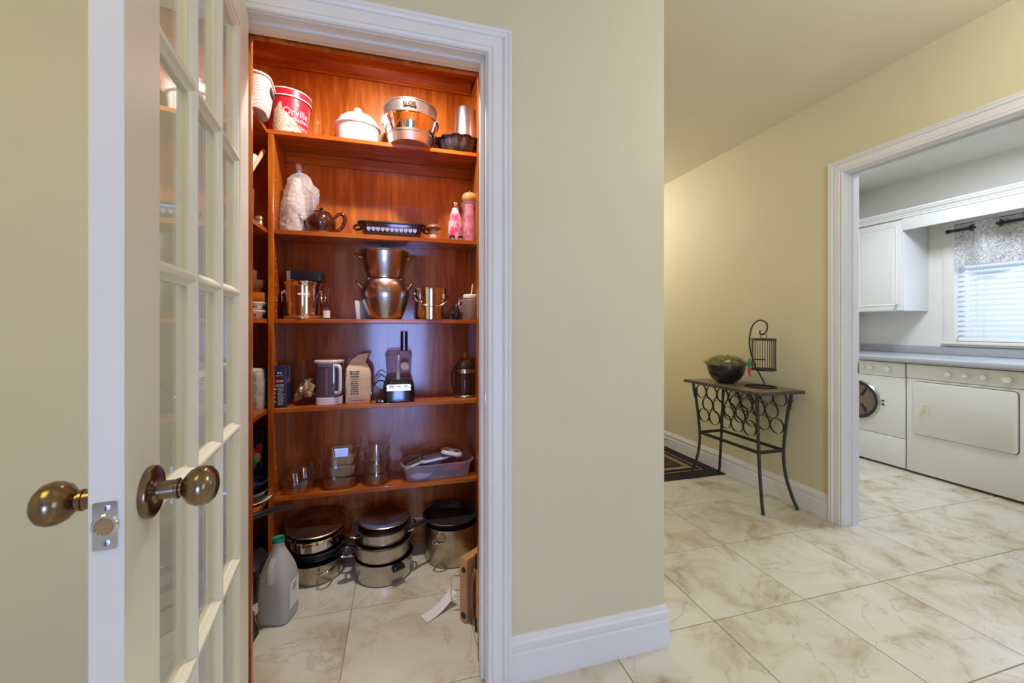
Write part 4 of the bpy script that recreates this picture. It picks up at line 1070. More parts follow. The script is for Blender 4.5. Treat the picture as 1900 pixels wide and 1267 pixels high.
# vinegar jug
b = thing('water_jug', 'frosted plastic jug with a green cap on the pantry floor', 'jug', (-.462, 1.815, 0), R(-14))
loops = []
for z, w_, d_, r_, dx in ((0, .104, .100, .022, 0), (.006, .116, .112, .028, 0), (.02, .120, .116, .03, 0), (.12, .122, .118, .032, 0), (.165, .120, .116, .034, 0), (.200, .106, .104, .036, 0), (.235, .082, .080, .034, 0), (.262, .058, .058, .0285, 0), (.280, .044, .044, .0218, 0), (.288, .040, .040, .0198, 0), (.304, .038, .038, .0188, 0)):
    loops.append(rloop(w_, d_, r_, z, 7, dx))
MB().loft(loops).build('body', 'jug_plastic', b, angle=40)
M('vinegar', (.66, .66, .62), rough=.3)
thin_glass('liquid', (.90, .90, .87), refl=.6, haze=.45, hazecol=(.80, .80, .76))
MB().loft([[(x * .965, y * .965, z) for x, y, z in L] for L in (rloop(.104, .100, .022, .004, 7), rloop(.120, .116, .03, .02, 7), rloop(.122, .118, .032, .12, 7), rloop(.120, .116, .034, .168, 7))]).build('liquid', 'liquid', b)
MB().tube(spline([(.0, -.034, .250), (-.002, -.050, .225), (-.002, -.058, .200), (-.002, -.057, .170)], 5), .013, 10).build('handle', 'jug_plastic', b)
M('cap_green', (.01, .36, .20), rough=.35)
MB().lathe([(0, .318), (.020, .318), (.0215, .316), (.0215, .301), (.019, .300)], 28, flute=lambda a, z: 1 + .02 * math.sin(a * 20)).build('cap', 'cap_green', b, angle=50)
MB().loft([[(.0612, y, z) for y, z in ((-.035, .05), (.035, .05), (.035, .15), (-.035, .15))], [(.0618, y, z) for y, z in ((-.035, .05), (.035, .05), (.035, .15), (-.035, .15))]]).build('label', 'print_white', b, smooth=False)
v, f = dashes(.03, 3, .010, .006, 21); flat(v, f, lambda x, y: (.0624, x, .132 + y)).build('fine_print', 'carton_red', b, smooth=False, kind='stuff')

# cutting boards on edge in a wire rack
BR = R(-53)
b = thing('cutting_board', 'thick maple cutting board with round rubber feet standing on edge', 'board', (.243, 1.590, .0), BR)
box(-.019, .019, 0, .170, 0, .246).build('slab', 'maple', b, bevel=.004)
for z, r in ((.205, .0105), (.026, .0120)):
    MB().lathe([(0, 0), (r, 0), (r, .003), (r * .7, .005), (0, .005)], 20).build('rubber_foot', 'rubber', b, (.004, 0, z), (R(90), 0, 0))
b = thing('cutting_board', 'rounded walnut paddle board standing between two cutting boards', 'board', (.270, 1.560, .0), BR)
MB().prism([(.070 + .070 * math.copysign(abs(math.cos(R(t))) ** .7, math.cos(R(t))), .112 + .112 * math.copysign(abs(math.sin(R(t))) ** .6, math.sin(R(t)))) for t in range(0, 360, 12)], 'x', -.009, .009).build('slab', 'walnut', b, bevel=.004)
M('sticker_red', (.60, .05, .05), rough=.5)
box(.0088, .0098, .012, .040, .030, .060).build('sticker', 'sticker_red', b)
b = thing('cutting_board', 'tall maple cutting board with black corner grips nearest the doorway', 'board', (.287, 1.520, .0), BR)
box(-.009, .009, 0, .128, 0, .290).build('slab', 'maple', b, bevel=.003)
for z0, z1 in ((0, .050), (.238, .294)):
    box(-.012, .012, -.004, .014, z0, z1).build('corner_grip', 'rubber', b, bevel=.003)
b = thing('board_rack', 'chrome wire rack beside the cutting boards', 'rack', (.255, 1.665, 0))
MB().tube([(.080, 0, .004), (.080, 0, .128)] + arc((.072, 0, .130), .008, 0, 90, 3, 'xz') + [(-.040, 0, .138)] + arc((-.042, 0, .130), .008, 90, 180, 4, 'xz') + [(-.050, 0, .052)] + arc((-.042, 0, .052), .008, 180, 270, 4, 'xz') + [(.060, 0, .044), (.060, .03, .004), (.060, .11, .004)], .0026, 7).build('wire_hoop', 'chrome', b)
MB().tube([(.080, 0, .004), (.080, .11, .004), (.060, .11, .004)], .0026, 7).build('wire_bar', 'chrome', b)
# sheet of paper curling off the floor
b = MB(); nn = 14; L0 = []; L1 = []
vs = []; fs = []
for i in range(nn + 1):
    t = i / nn
    x = .105 + .125 * t; y = 1.640 + .070 * t; z = .0035 + .050 * t ** 2.4
    for s, q in ((-1, 0), (1, 0)):
        vs.append((x + s * .012, y - s * .022 * (1 - .3 * t), z))
    for s in (1, -1):
        vs.append((x + s * .012, y - s * .022 * (1 - .3 * t), z - .0012))
for i in range(nn):
    for k in range(4): fs.append((i * 4 + k, i * 4 + (k + 1) % 4, (i + 1) * 4 + (k + 1) % 4, (i + 1) * 4 + k))
fs += [(0, 1, 2, 3), (nn * 4, nn * 4 + 1, nn * 4 + 2, nn * 4 + 3)]
o = MB().add([(x - .16, y - 1.68, z) for x, y, z in vs], fs).build('paper_strip', 'paper_white', loc=(.150, 1.680, 0), angle=60)
tag(o, 'strip of white paper curling on the floor beside the cutting boards', 'paper')

# ------------------------------------------------------------------ left pantry shelves
b = thing('utensil_crock', 'stoneware crock of wooden spoons on the upper left shelf', 'crock', (-.640, 1.940, S2))
MB().lathe([(0, 0), (.048, 0), (.052, .004), (.054, .14), (.050, .142), (.046, .01), (0, .008)], 32).build('crock', 'brown_glaze', b)
o = MB().tube([(0, 0, 0), (.042, .150, .222)], .0085, 10, radii=[.006, .010]).build('wooden_spoon', 'pale_wood', loc=(-.680, 1.885, S2 + .136))
o.location = (-.634, 1.936, S2 + .140)
tag(o, 'pale wooden spoon handle sticking up beside the cherry post', 'spoon')
o = MB().tube([(0, 0, 0), (.045, .055, .150)], .0085, 10, radii=[.006, .012]).build('wooden_spoon', 'ceramic_white', loc=(-.640, 1.925, S2 + .146))
tag(o, 'white round ended spoon below the pale wooden spoon handle', 'spoon')
b = thing('spice_jar', 'small gold foil topped jar on the second left shelf', 'jar', (-.607, 2.085, S2))
MB().lathe([(0, 0), (.019, 0), (.022, .004), (.022, .030), (.018, .040)], 24).build('jar', 'foil_gold', b)
MB().lathe([(.016, .038), (.020, .042), (.020, .054), (.014, .062), (0, .064)], 24, flute=lambda a, z: 1 + .05 * math.sin(a * 9)).build('foil_top', 'foil_gold', b)
o = MB().lathe([(0, 0), (.016, 0), (.018, .003), (.018, .035), (.010, .045), (.009, .06), (0, .061)], 20).build('essence_bottle', 'nonstick', loc=(-.628, 2.035, S2))
tag(o, 'little dark essence bottle beside the gold topped jar', 'bottle')
b = thing('wooden_bowl', 'stacked brown wooden bowls on the third left shelf', 'bowl', (-.645, 2.090, S3 + .118))
MB().lathe([(0, 0), (.035, 0), (.040, .004), (.058, .030), (.062, .055), (.058, .056), (.052, .03), (.034, .008), (0, .006)], 40).build('bowl', 'brown_bare', b)
MB().lathe([(0, .008), (.022, .010), (.026, .05), (.026, .098), (.020, .102), (0, .102)], 28).build('pestle_cup', 'brown_bare', b)
o = box(-.060, .060, -.060, .060, 0, .040).build('wooden_block', 'cherry_across', loc=(-.640, 2.095, S3 + .0775), bevel=.004)
tag(o, 'square reddish wooden block under the brown wooden bowls', 'block')
for k in range(2):
    t = thing('baking_dish', ('lower cream dish with dark script on the third left shelf', 'upper cream dish with dark script nested on the third left shelf')[k], 'dish', (-.643, 2.085, S3 + .0375 * k), group='cream script dishes')
    MB().loft([rloop(.090, .090, .02, 0), rloop(.098, .098, .022, .003), rloop(.118, .118, .028, .030), rloop(.130, .130, .03, .032), rloop(.130, .130, .03, .037), rloop(.114, .114, .026, .036), rloop(.09, .09, .02, .006)]).build('dish', 'ceramic_white', t, angle=35)
    v, f = dashes(.07, 1, .01, .009, 31 + k); flat(v, f, lambda x, y: (.0515 + (y + .010) * .34, x - .01, .010 + y)).build('script', 'print_dark', t, smooth=False, kind='stuff')
    v, f = dashes(.07, 1, .01, .009, 41 + k); flat(v, f, lambda x, y: (x + .01, -.0515 - (y + .010) * .34, .010 + y)).build('script', 'print_dark', t, smooth=False, kind='stuff')
# newsprint wrapped packet
b = thing('paper_parcel', 'grey printed paper parcel on the fourth left shelf', 'parcel', (-.640, 2.080, S4))
M('newsprint', (.42, .38, .34), rough=.8, var=.25, scale=20, bump=.3)
MB().loft([[(x + .006 * noise.noise(Vector((x * 30, y * 30, z * 30))), y + .006 * noise.noise(Vector((y * 30, x * 30, z * 25))), z) for x, y, z in rloop(.110 + dw, .100 + dw, .025, z, 5)] for z, dw in ((0, 0), (.01, .006), (.06, .010), (.12, .006), (.175, -.004), (.182, -.02))]).build('parcel', 'newsprint', b, angle=40)
v, f = dashes(.08, 16, .0095, .0035, 51); flat(v, f, lambda x, y: (x, -.0575, .160 + y)).build('fine_print', 'print_dark', b, smooth=False, kind='stuff')
v, f = dashes(.08, 16, .0095, .0035, 52); flat(v, f, lambda x, y: (.0625, x, .160 + y)).build('fine_print', 'print_dark', b, smooth=False, kind='stuff')
# colourful snack bag
b = thing('snack_bag', 'dark blue snack bag with red and yellow print on the fifth left shelf', 'bag', (-.655, 2.165, S5))
M('bag_navy', (.015, .018, .06), rough=.3, var=.2, coat=.3)
MB().loft([rloop(w_, d_, .012, z, 4) for z, w_, d_ in ((0, .09, .05), (.01, .10, .06), (.10, .10, .07), (.20, .098, .055), (.265, .10, .012), (.29, .10, .006))]).build('bag', 'bag_navy', b, angle=40)
for k, (y, z, m_) in enumerate(((-.020, .19, 'carton_red'), (.004, .165, 'pasta_yellow'), (-.012, .14, 'cap_green'), (.012, .205, 'carton_red'))):
    MB().lathe([(0, 0), (.016, 0), (.012, .004), (0, .005)], 12, sy=1.5).build('printed_fruit', m_, b, (.020 + y, -.0345, z), (R(90), 0, 0))
# bowls on the fifth left shelf
for k, (mt, lab, rr, z) in enumerate((('ceramic_white', 'white plate under the blue bowls on the fifth left shelf', .098, 0), ('brown_glaze', 'brown shallow bowl between white plate and blue bowl', .088, .016), ('carton_blue', 'dark blue bowl at the top of the stack on the fifth left shelf', .082, .052))):
    hh = .014 if k == 0 else .036
    o = MB().lathe([(0, 0), (rr * .55, 0), (rr * .6, .002), (rr * .9, hh * .6), (rr, hh), (rr - .003, hh + .0015), (rr * .86, hh * .7), (rr * .55, .006), (0, .005)], 48).build('plate' if k == 0 else 'bowl', mt, loc=(-.645, 2.035, S5 + z), angle=40)
    tag(o, lab, 'plate' if k == 0 else 'bowl')
# frying pan on the lowest left shelf whose handle reaches out
b = thing('frying_pan', 'black frying pan on the lowest left shelf with its handle reaching out', 'pan', (-.672, 1.560, S5))
MB().lathe([(0, 0), (.080, 0), (.086, .003), (.098, .034), (.101, .035), (.097, .037), (.083, .007), (0, .004)], 48).build('body', 'nonstick', b, angle=35)
MB().tube(spline([(.068, .066, .028), (.110, .108, .060), (.160, .160, .066), (.215, .215, .058), (.262, .250, .048)], 6), .009, 10, radii=[.008 + .004 * math.sin(k / 24 * 3) for k in range(25)]).build('handle', 'black_plastic', b)
# roasting pan with wire handles and tray on the floor at left
b = thing('roasting_pan', 'dark speckled roasting pan with wire handles on the floor under the left shelves', 'pan', (-.655, 2.05, 0))
MB().loft([rloop(.17, .26, .03, 0), rloop(.18, .27, .035, .004), rloop(.195, .29, .04, .100), rloop(.205, .30, .042, .102), rloop(.205, .30, .042, .107), rloop(.190, .284, .038, .104), rloop(.17, .26, .03, .008)]).build('body', 'nonstick', b, angle=35)
MB().loft([rloop(.20, .295, .04, .108), rloop(.19, .285, .05, .140), rloop(.15, .24, .06, .160), rloop(.08, .16, .04, .166)]).build('lid', 'nonstick', b, angle=35)
for y in (-.085, .06):
    MB().tube(spline([(.096, y - .035, .095), (.122, y - .036, .112), (.130, y, .125), (.122, y + .036, .112), (.096, y + .035, .095)], 6), .0032, 7).build('wire_handle', 'chrome', b)
b = thing('baking_tray', 'dark baking tray with a bright rolled rim leaning at the pantry entrance', 'tray', (-.520, 1.640, .004), rot=(0, R(-12), R(-6)))
box(-.006, .0, -.095, .095, 0, .080).build('sheet', 'nonstick', b, bevel=.001)
MB().tube([(0, y, z) for y, z in [(-.095, 0), (.095, 0), (.095, .082), (-.095, .082)]], .0036, 8, True).build('rolled_rim', 'steel', b)
o = box(-.05, .05, -.04, .04, 0, .085).build('cardboard_box', 'kraft', loc=(-.640, 1.80, 0), bevel=.002)
tag(o, 'small brown cardboard box on the floor under the left shelves', 'box')

# ------------------------------------------------------------------ hall: rug, console table
M('rug_dark', (.012, .009, .008), rough=.95, var=.3, scale=160, bump=.4, bscale=320)
M('rug_tan', (.30, .19, .10), rough=.95, var=.25, scale=160, bump=.4, bscale=320)
M('rug_brown', (.075, .034, .018), rough=.95, var=.3, scale=160, bump=.4, bscale=320)
M('rug_line', (.36, .28, .22), rough=.95, var=.2, scale=160)
rg = thing('rug', 'dark patterned rug with tan bordered rectangles at the hall end', 'rug', (1.86, 3.42, 0))
RW, RL = .602, .80
vs = []; fs = []; nx, ny = 24, 36
for j in range(ny + 1):
    for i in range(nx + 1):
        x = -RW + 2 * RW * i / nx; y = -RL + 2 * RL * j / ny
        e = .006 * noise.noise(Vector((x * 3, y * 7, 1)))
        if i == nx: x += .5 * e
        vs.append((x, y, .006 + (.003 * (1 + noise.noise(Vector((x * 4, y * 9, 0)))) if i in (nx, nx - 1) else 0)))
base = len(vs)
for j in range(ny):
    for i in range(nx): fs.append((j * (nx + 1) + i, j * (nx + 1) + i + 1, (j + 1) * (nx + 1) + i + 1, (j + 1) * (nx + 1) + i))
vs2 = vs + [(x, y, .0005) for x, y, z in vs]
fs2 = fs + [tuple(q + base for q in f[::-1]) for f in fs]
edge = [i for i in range(nx + 1)] + [(j + 1) * (nx + 1) - 1 for j in range(1, ny + 1)] + [ny * (nx + 1) + i for i in range(nx - 1, -1, -1)] + [j * (nx + 1) for j in range(ny - 1, 0, -1)]
for a, c in zip(edge, edge[1:] + edge[:1]): fs2.append((a, c, c + base, a + base))
MB().add(vs2, fs2).build('pile', 'rug_dark', rg, angle=60)


def rug_panel(cx, cy, w_, d_, z, mat, name='woven_panel', ring=None):
    if ring:
        mb = MB()
        o_ = [(cx - w_, cy - d_), (cx + w_, cy - d_), (cx + w_, cy + d_), (cx - w_, cy + d_)]; i_ = [(cx - w_ + ring, cy - d_ + ring), (cx + w_ - ring, cy - d_ + ring), (cx + w_ - ring, cy + d_ - ring), (cx - w_ + ring, cy + d_ - ring)]
        mb.add([(x, y, z) for x, y in o_ + i_], [(k, (k + 1) % 4, 4 + (k + 1) % 4, 4 + k) for k in range(4)])
        return mb.build(name, mat, rg, smooth=False)
    return MB().add([(cx - w_, cy - d_, z), (cx + w_, cy - d_, z), (cx + w_, cy + d_, z), (cx - w_, cy + d_, z)], [(0, 1, 2, 3)]).build(name, mat, rg, smooth=False)


for cx in (.13, -.42):
    for cy in (-.40, .22):
        wd_ = .30 if cx > 0 else .18
        rug_panel(cx + .06, cy, wd_, .29, .0128, 'rug_line', 'border_line', .010)
        rug_panel(cx + .06, cy, wd_ - .05, .235, .0130, 'rug_tan')
        rug_panel(cx + .06, cy, wd_ - .10, .185, .0133, 'rug_dark')
        rug_panel(cx + .06, cy, wd_ - .13, .150, .0136, 'rug_brown')
        rug_panel(cx + .06, cy, wd_ - .18, .085, .0139, 'rug_dark')

ct = thing('console_table', 'narrow wrought iron console table with bottle rings against the hall wall', 'table', (2.29, 2.32, .0))
M('slate_top', (.24, .175, .10), rough=.40, var=.25, scale=9, bump=.1)
M('slate_edge', (.075, .060, .050), rough=.45, var=.3, scale=40, bump=.3)
# table frame: x across (towards the wall +), y along the wall
TXH, TYH, TZ = .178, .345, .752
box(-TXH, TXH, -TYH, TYH, TZ - .020, TZ - .001).build('table_edge', 'slate_edge', ct, bevel=.003)
for k in range(3):
    y0 = -TYH + .010 + k * (2 * TYH - .02) / 3
    box(-TXH + .010, TXH - .010, y0 + .0015, y0 + (2 * TYH - .02) / 3 - .0015, TZ - .001, TZ + .0015).build('stone_tile', 'slate_top', ct, bevel=.0008, bseg=1)
for sx in (-1, 1):
    for sy in (-1, 1):
        top = (sx * .140, sy * .285, TZ - .020); mid = (sx * .100, sy * .262, .36); foot = (sx * .128 if sx > 0 else sx * .110, sy * .335, .008)
        foot = (sx * .135, sy * .325, .014)
        pts = spline([top, (sx * .122, sy * .272, .60), mid, (sx * .103, sy * .275, .20), (sx * .122, sy * .305, .07), foot], 8)
        lg = MB().tube(pts, .0098, 8).build('leg', 'iron', ct)
        MB().lathe([(0, 0), (.010, 0), (.011, .006), (.008, .014), (0, .014)], 12).build('foot_pad', 'iron', lg, (foot[0], foot[1], .0 if sy < 0 else .0))
        for k in range(4):
            p = Vector(pts[3 + k]) if k < len(pts) - 3 else Vector(pts[-1])
            MB().lathe([(.0097, -.010), (.0124, -.004), (.0124, .004), (.0097, .010)], 6).build('twist', 'iron', lg, (p.x, p.y, p.z - .012))
ZS = .36
for sx in (-1, 1): MB().box(sx * .100 - .004, sx * .100 + .004, -.262, .262, ZS - .010, ZS + .010).build('stretcher', 'iron', ct)
for sy in (-1, 1): MB().box(-.100, .100, sy * .262 - .004, sy * .262 + .004, ZS - .010, ZS + .010).build('stretcher', 'iron', ct)
ringm = MB().lathe([(.0485, -.006), (.0505, -.006), (.0505, .006), (.0485, .006), (.0485, -.006)], 28).mesh('bottle_ring')
for sx in (-1, 1):
    for row, n in ((0, 5), (1, 4), (2, 5)):
        for k in range(n):
            y = (k - (n - 1) / 2) * .1015; z = TZ - .020 - .052 - row * .0885
            link('bottle_ring', ringm, 'iron', ct, (sx * (.135 - .012 * row), y, z), (0, R(90), 0))

# bowl of moss
b = thing('moss_bowl', 'dark round bowl filled with green moss on the console table', 'bowl', (2.262, 2.402, TZ + .0017))
M('bowl_dark', (.014, .009, .008), rough=.22, var=.2, coat=.4)
MB().lathe([(0, 0), (.045, 0), (.056, .004), (.090, .030), (.114, .066), (.124, .105), (.126, .132), (.122, .133), (.112, .07), (.05, .01), (0, .008)], 56).build('bowl', 'bowl_dark', b, angle=40)
M('moss', (.52, .47, .18), rough=.95, var=.45, scale=60, bump=1.0, bscale=120)
vs = []; fs = []; nr, na = 12, 48
for i in range(nr + 1):
    for k in range(na):
        r = .121 * i / nr; a = 2 * math.pi * k / na
        z = .128 + .056 * (1 - (i / nr) ** 2.5) + .016 * noise.noise(Vector((r * math.cos(a) * 28, r * math.sin(a) * 28, 0))) + .010 * noise.noise(Vector((r * math.cos(a) * 70, r * math.sin(a) * 70, 4)))
        vs.append((r * math.cos(a), r * math.sin(a), z))
for i in range(nr):
    for k in range(na): fs.append((i * na + k, i * na + (k + 1) % na, (i + 1) * na + (k + 1) % na, (i + 1) * na + k))
MB().add(vs, fs).build('moss_cushion', 'moss', b, angle=80)
tf = MB(); rn = random.Random(3)
for _ in range(2600):
    r = .128 * rn.random() ** .42; a = rn.uniform(0, 6.283); x, y = r * math.cos(a), r * math.sin(a)
    z = .128 + .050 * max(0, 1 - (r / .121) ** 2.5); l = rn.uniform(.010, .034); dx, dy = rn.uniform(-.022, .022) + x * .16, rn.uniform(-.022, .022) + y * .16; th = .0022
    tf.add([(x - th, y, z), (x + th, y + th, z), (x + dx, y + dy, z + l)], [(0, 1, 2)])
tf.build('moss_tuft', 'moss', b, kind='stuff')
M('stone_pale', (.62, .55, .42), rough=.7, var=.1)
MB().lathe([(0, 0), (.012, .003), (.017, .010), (.014, .018), (0, .022)], 18, sx=1.25).build('pebble', 'stone_pale', b, (-.070, -.090, .150))

# hanging cage lantern on a hook stand
b = thing('birdcage_lantern', 'small wire birdcage lantern hanging from a curled iron stand on the table', 'lantern', (2.318, 2.165, TZ + .0017), R(-47))
hk = spline([(.030, .0, .008), (.006, 0, .065), (-.030, .0, .140), (-.058, 0, .24), (-.062, 0, .33), (-.045, 0, .41), (-.005, 0, .445), (.034, 0, .425), (.036, 0, .380), (.014, 0, .350), (-.004, 0, .362), (.000, 0, .378)], 8)
MB().tube(hk, .0048, 8).build('hook_stand', 'iron', b)
MB().tube([(.000 + .088 * math.cos(R(t)), .062 * math.sin(R(t)), .006) for t in range(0, 360, 12)], .0055, 8, True).build('base_ring', 'iron', b)
CX, CZ0, CZ1, CR = .018, .120, .318, .068
cg = MB().tube([(CX + CR * math.cos(R(t)), CR * math.sin(R(t)), CZ0) for t in range(0, 360, 15)], .0065, 8, True).build('cage_hoop', 'iron', b)
MB().tube([(CX + CR * math.cos(R(t)), CR * math.sin(R(t)), CZ1) for t in range(0, 360, 15)], .0065, 8, True).build('cage_hoop', 'iron', b)
MB().lathe([(0, CZ0 - .006), (CR, CZ0 - .006), (CR, CZ0 - .002), (0, CZ0 - .002)], 30).build('cage_floor', 'iron', b, (CX, 0, 0))
bm_ = MB().tube([(0, 0, CZ0), (0, 0, CZ1)], .0016, 5).mesh('cage_bar')
for k in range(30):
    a = 2 * math.pi * k / 30
    link('cage_bar', bm_, 'iron', b, (CX + CR * math.cos(a), CR * math.sin(a), 0))
MB().tube([(CX + .018 * math.cos(R(t)), 0, .340 + .018 * math.sin(R(t))) for t in range(0, 360, 20)], .0022, 6, True).build('hanging_ring', 'iron', b)
for s in (-1, 1): MB().box(CX - CR, CX + CR, s * .02 - .003, s * .02 + .003, CZ1 - .002, CZ1 + .004).build('cage_strap', 'iron', b)
MB().tube([(CX - CR, -.0, .185), (CX + .01, -.01, .185)], .004, 6).build('perch', 'iron', b)
o = MB().lathe([(0, .0), (.006, .002), (.009, .014), (.010, .030), (.008, .044), (.004, .052), (0, .054)], 14).build('bird_body', 'carton_red', b, (CX - CR - .014, -.034, .086))
M('bird_green', (.01, .25, .06), rough=.5)
MB().lathe([(0, 0), (.011, .004), (.013, .018), (.010, .032), (.007, .046), (0, .054)], 14).build('bird_wing', 'bird_green', b, (CX - CR - .013, -.034, .138))
MB().lathe([(0, 0), (.006, .004), (.006, .012), (0, .016)], 12).build('bird_tail', 'walnut', b, (CX - CR - .012, -.034, .070))
# spring door stop on the far baseboard
b = thing('door_stop', 'small brown door stop on the baseboard beyond the rug', 'door stop', (2.476, 3.36, .0))
MB().tube([(0, 0, .075), (-.055, -.010, .080), (-.072, -.013, .077), (-.074, -.014, .058)], .004, 8).build('stop_arm', 'walnut', b)

# ------------------------------------------------------------------ laundry room
XM = 3.90
APH = .862
wm = thing('washing_machine', 'white front loading washing machine with a dark round door', 'washer', (XM, 2.632, 0))
# local: x = depth (front at 0), y along the wall
W2 = .338
box(.012, .62, -W2, W2, .014, APH).build('cabinet', 'appliance_white', wm, bevel=.010)
box(0, .016, -W2, W2, .745, APH).build('control_panel', 'appliance_white', wm, bevel=.006)
box(.002, .016, -W2, W2, .258, .742).build('front_panel', 'appliance_white', wm, bevel=.005)
box(.002, .016, -W2, W2, .020, .254).build('kick_panel', 'appliance_white', wm, bevel=.005)
for k, (y, r) in enumerate(((-.223, .030), (-.100, .022), (-.040, .018))):
    kn = MB().lathe([(0, 0), (r * 1.25, 0), (r * 1.25, .003), (r * 1.2, .004), (0, .004)], 28).build('dial', 'appliance_white', wm, (0, y, .805), (0, R(-90), 0))
    MB().lathe([(r * .8, .004), (r * .78, .016), (r * .65, .020), (0, .020)], 28).build('knob', 'appliance_white', kn)
RI = .165
dg_ = MB().lathe([(RI - .030, .008), (RI - .008, .018), (RI, .010), (RI + .003, 0)], 56).build('door_ring', 'nickel', wm, (0, 0.0, .520), (0, R(-90), 0))
M('door_black', (.010, .008, .007), rough=.25, var=.2)
MB().lathe([(RI - .030, .009), (RI - .004, .020), (RI - .006, .022), (RI - .034, .012)], 56).build('door_gasket', 'door_black', dg_)
MB().lathe([(0, .004), (RI * .45, .006), (RI - .034, .010)], 56).build('door_glass', 'amber_glass', dg_)
MB().lathe([(0, -.008), (RI * .3, -.006), (RI * .5, -.002), (RI - .03, .002)], 56, flute=lambda a, z: 1 + .06 * math.sin(a * 6)).build('drum', 'steel_mirror', dg_)
for k in range(3):
    a = R(90 + 120 * k)
    MB().box(.04, RI - .045, -.010, .010, -.004, .004).xf(Matrix.Rotation(a, 4, 'Z')).build('drum_paddle', 'door_black', dg_)
for dz in (-.020, .012): box(-.003, .004, -RI - .030, -RI - .012, .520 + dz, .520 + dz + .012).build('door_catch', 'black_plastic', wm, bevel=.001)
dm = thing('tumble_dryer', 'white tumble dryer with four dials and a wide drop door', 'dryer', (XM, 1.942, 0))
box(.012, .62, -W2 - .002, W2 + .002, .014, APH).build('cabinet', 'appliance_white', dm, bevel=.010)
box(0, .016, -W2 - .002, W2 + .002, .750, APH).build('control_panel', 'appliance_white', dm, bevel=.006)
box(.002, .016, -W2 - .002, W2 + .002, .018, .746).build('front_panel', 'appliance_white', dm, bevel=.005)
DP = rrect(.562, .408, .022, 5)
MB().loft([[(.0010, y + .012, z + .523) for y, z in rrect(.570, .416, .025, 5)], [(.0005, y + .012, z + .523) for y, z in rrect(.570, .416, .025, 5)]]).build('door_gap', 'print_dark', dm, smooth=False)
ddr = MB().loft([[(.0010, y + .012, z + .523) for y, z in DP], [(-.008, y + .012, z + .523) for y, z in DP], [(-.010, y * .985 + .012, z * .985 + .523) for y, z in DP]]).build('door', 'appliance_white', dm, angle=30)
M('cream_plastic', (.72, .70, .52), rough=.4)
MB().loft([[(-.0102, y + .214, z + .523) for y, z in rrect(.050, .075, .006, 3)], [(-.0125, y + .214, z + .523) for y, z in rrect(.050, .075, .006, 3)]]).build('handle_plate', 'cream_plastic', ddr)
box(-.028, -.012, .222, .236, .490, .556).build('handle', 'cream_plastic', ddr, bevel=.003)
for y, r in ((.079, .026), (-.012, .026), (-.108, .026), (-.222, .034)):
    kn = MB().lathe([(0, 0), (r * 1.2, 0), (r * 1.2, .002), (r * 1.1, .004), (0, .004)], 28).build('dial', 'appliance_white', dm, (0, y, .805), (0, R(-90), 0))
    MB().lathe([(r * .78, .004), (r * .74, .018), (r * .6, .022), (0, .022)], 28).build('knob', 'appliance_white', kn)
v, f = dashes(.014, 2, .006, .004, 60); flat(v, f, lambda x, y: (-.0006, .292 - x, .832 + y)).build('maker_mark', 'appliance_grey', dm, smooth=False, kind='stuff')
o = MB().prism([(3.862, .873), (3.855, .880), (3.853, .895), (3.857, .908), (3.868, .914), (4.549, .914), (4.549, .868), (3.870, .868)], 'y', -.595, 3.035).xf(Matrix.Translation((-3.86, -1.2, -.868))).build('worktop', 'counter_grey', loc=(3.86, 1.2, .868), angle=25)
tag(o, 'grey laminate worktop running over the washer and dryer', 'worktop')
box(.670, .688, -1.79, 1.83, .047, .115).build('backsplash', 'counter_grey', o, bevel=.003)
# supports for the worktop: end gable hidden at the near side
o = box(-.30, .30, -.010, .010, 0, .8675).build('gable_panel', 'appliance_white', loc=(4.22, 1.555, 0), bevel=.002)
tag(o, 'white gable panel holding the worktop beside the dryer', 'panel')

# wall cabinet with its door, crown running on over the window
XC = 4.22
cb = thing('wall_cabinet', 'white wall cabinet with a raised panel door beside the window', 'cabinet', (XC, 2.77, 1.295))
box(.020, .328, -.270, .265, 0, .80).build('carcass', 'appliance_white', cb, bevel=.002)
for y0, y1 in ((-.266, .120), (.124, .262)):
    dd = box(0, .019, y0, y1, .004, .790).build('cabinet_door', 'appliance_white', cb, bevel=.003)
    cy = (y0 + y1) / 2; pw = y1 - y0 - .085
    MB().loft([[(-.0005, cy + a, .397 + b_) for a, b_ in rrect(pw + .010, .700, .004, 1)], [(-.006, cy + a, .397 + b_) for a, b_ in rrect(pw + .002, .692, .004, 1)], [(-.0005 + .001, cy + a, .397 + b_) for a, b_ in rrect(pw - .020, .670, .004, 1)], [(-.006, cy + a, .397 + b_) for a, b_ in rrect(max(pw - .052, .006), .638, .002, 1)]]).build('raised_panel', 'appliance_white', dd, angle=20)
    MB().lathe([(.004, 0), (.004, .010), (.011, .016), (.012, .022), (.008, .027), (0, .028)], 18).build('door_knob', 'nickel', dd, (0, (y0 + .03) if y0 < -.1 else (y1 - .03), .050), (0, R(-90), 0))
struct('trim_5', box(XC, XC + .020, -.595, 2.503, 1.992, 2.096), 'appliance_white', 'white fascia board bridging over the laundry window', bevel=.002)
struct('trim_6', MB().prism([(XC + .003, 2.0965), (XC - .006, 2.098), (XC - .006, 2.112), (XC - .012, 2.116), (XC - .012, 2.124), (XC - .030, 2.140), (XC - .034, 2.150), (XC - .040, 2.153), (XC - .040, 2.166), (4.548, 2.166), (4.548, 2.0965)], 'y', -.595, 3.035),
       'appliance_white', 'white crown moulding over cabinet and window', angle=20)

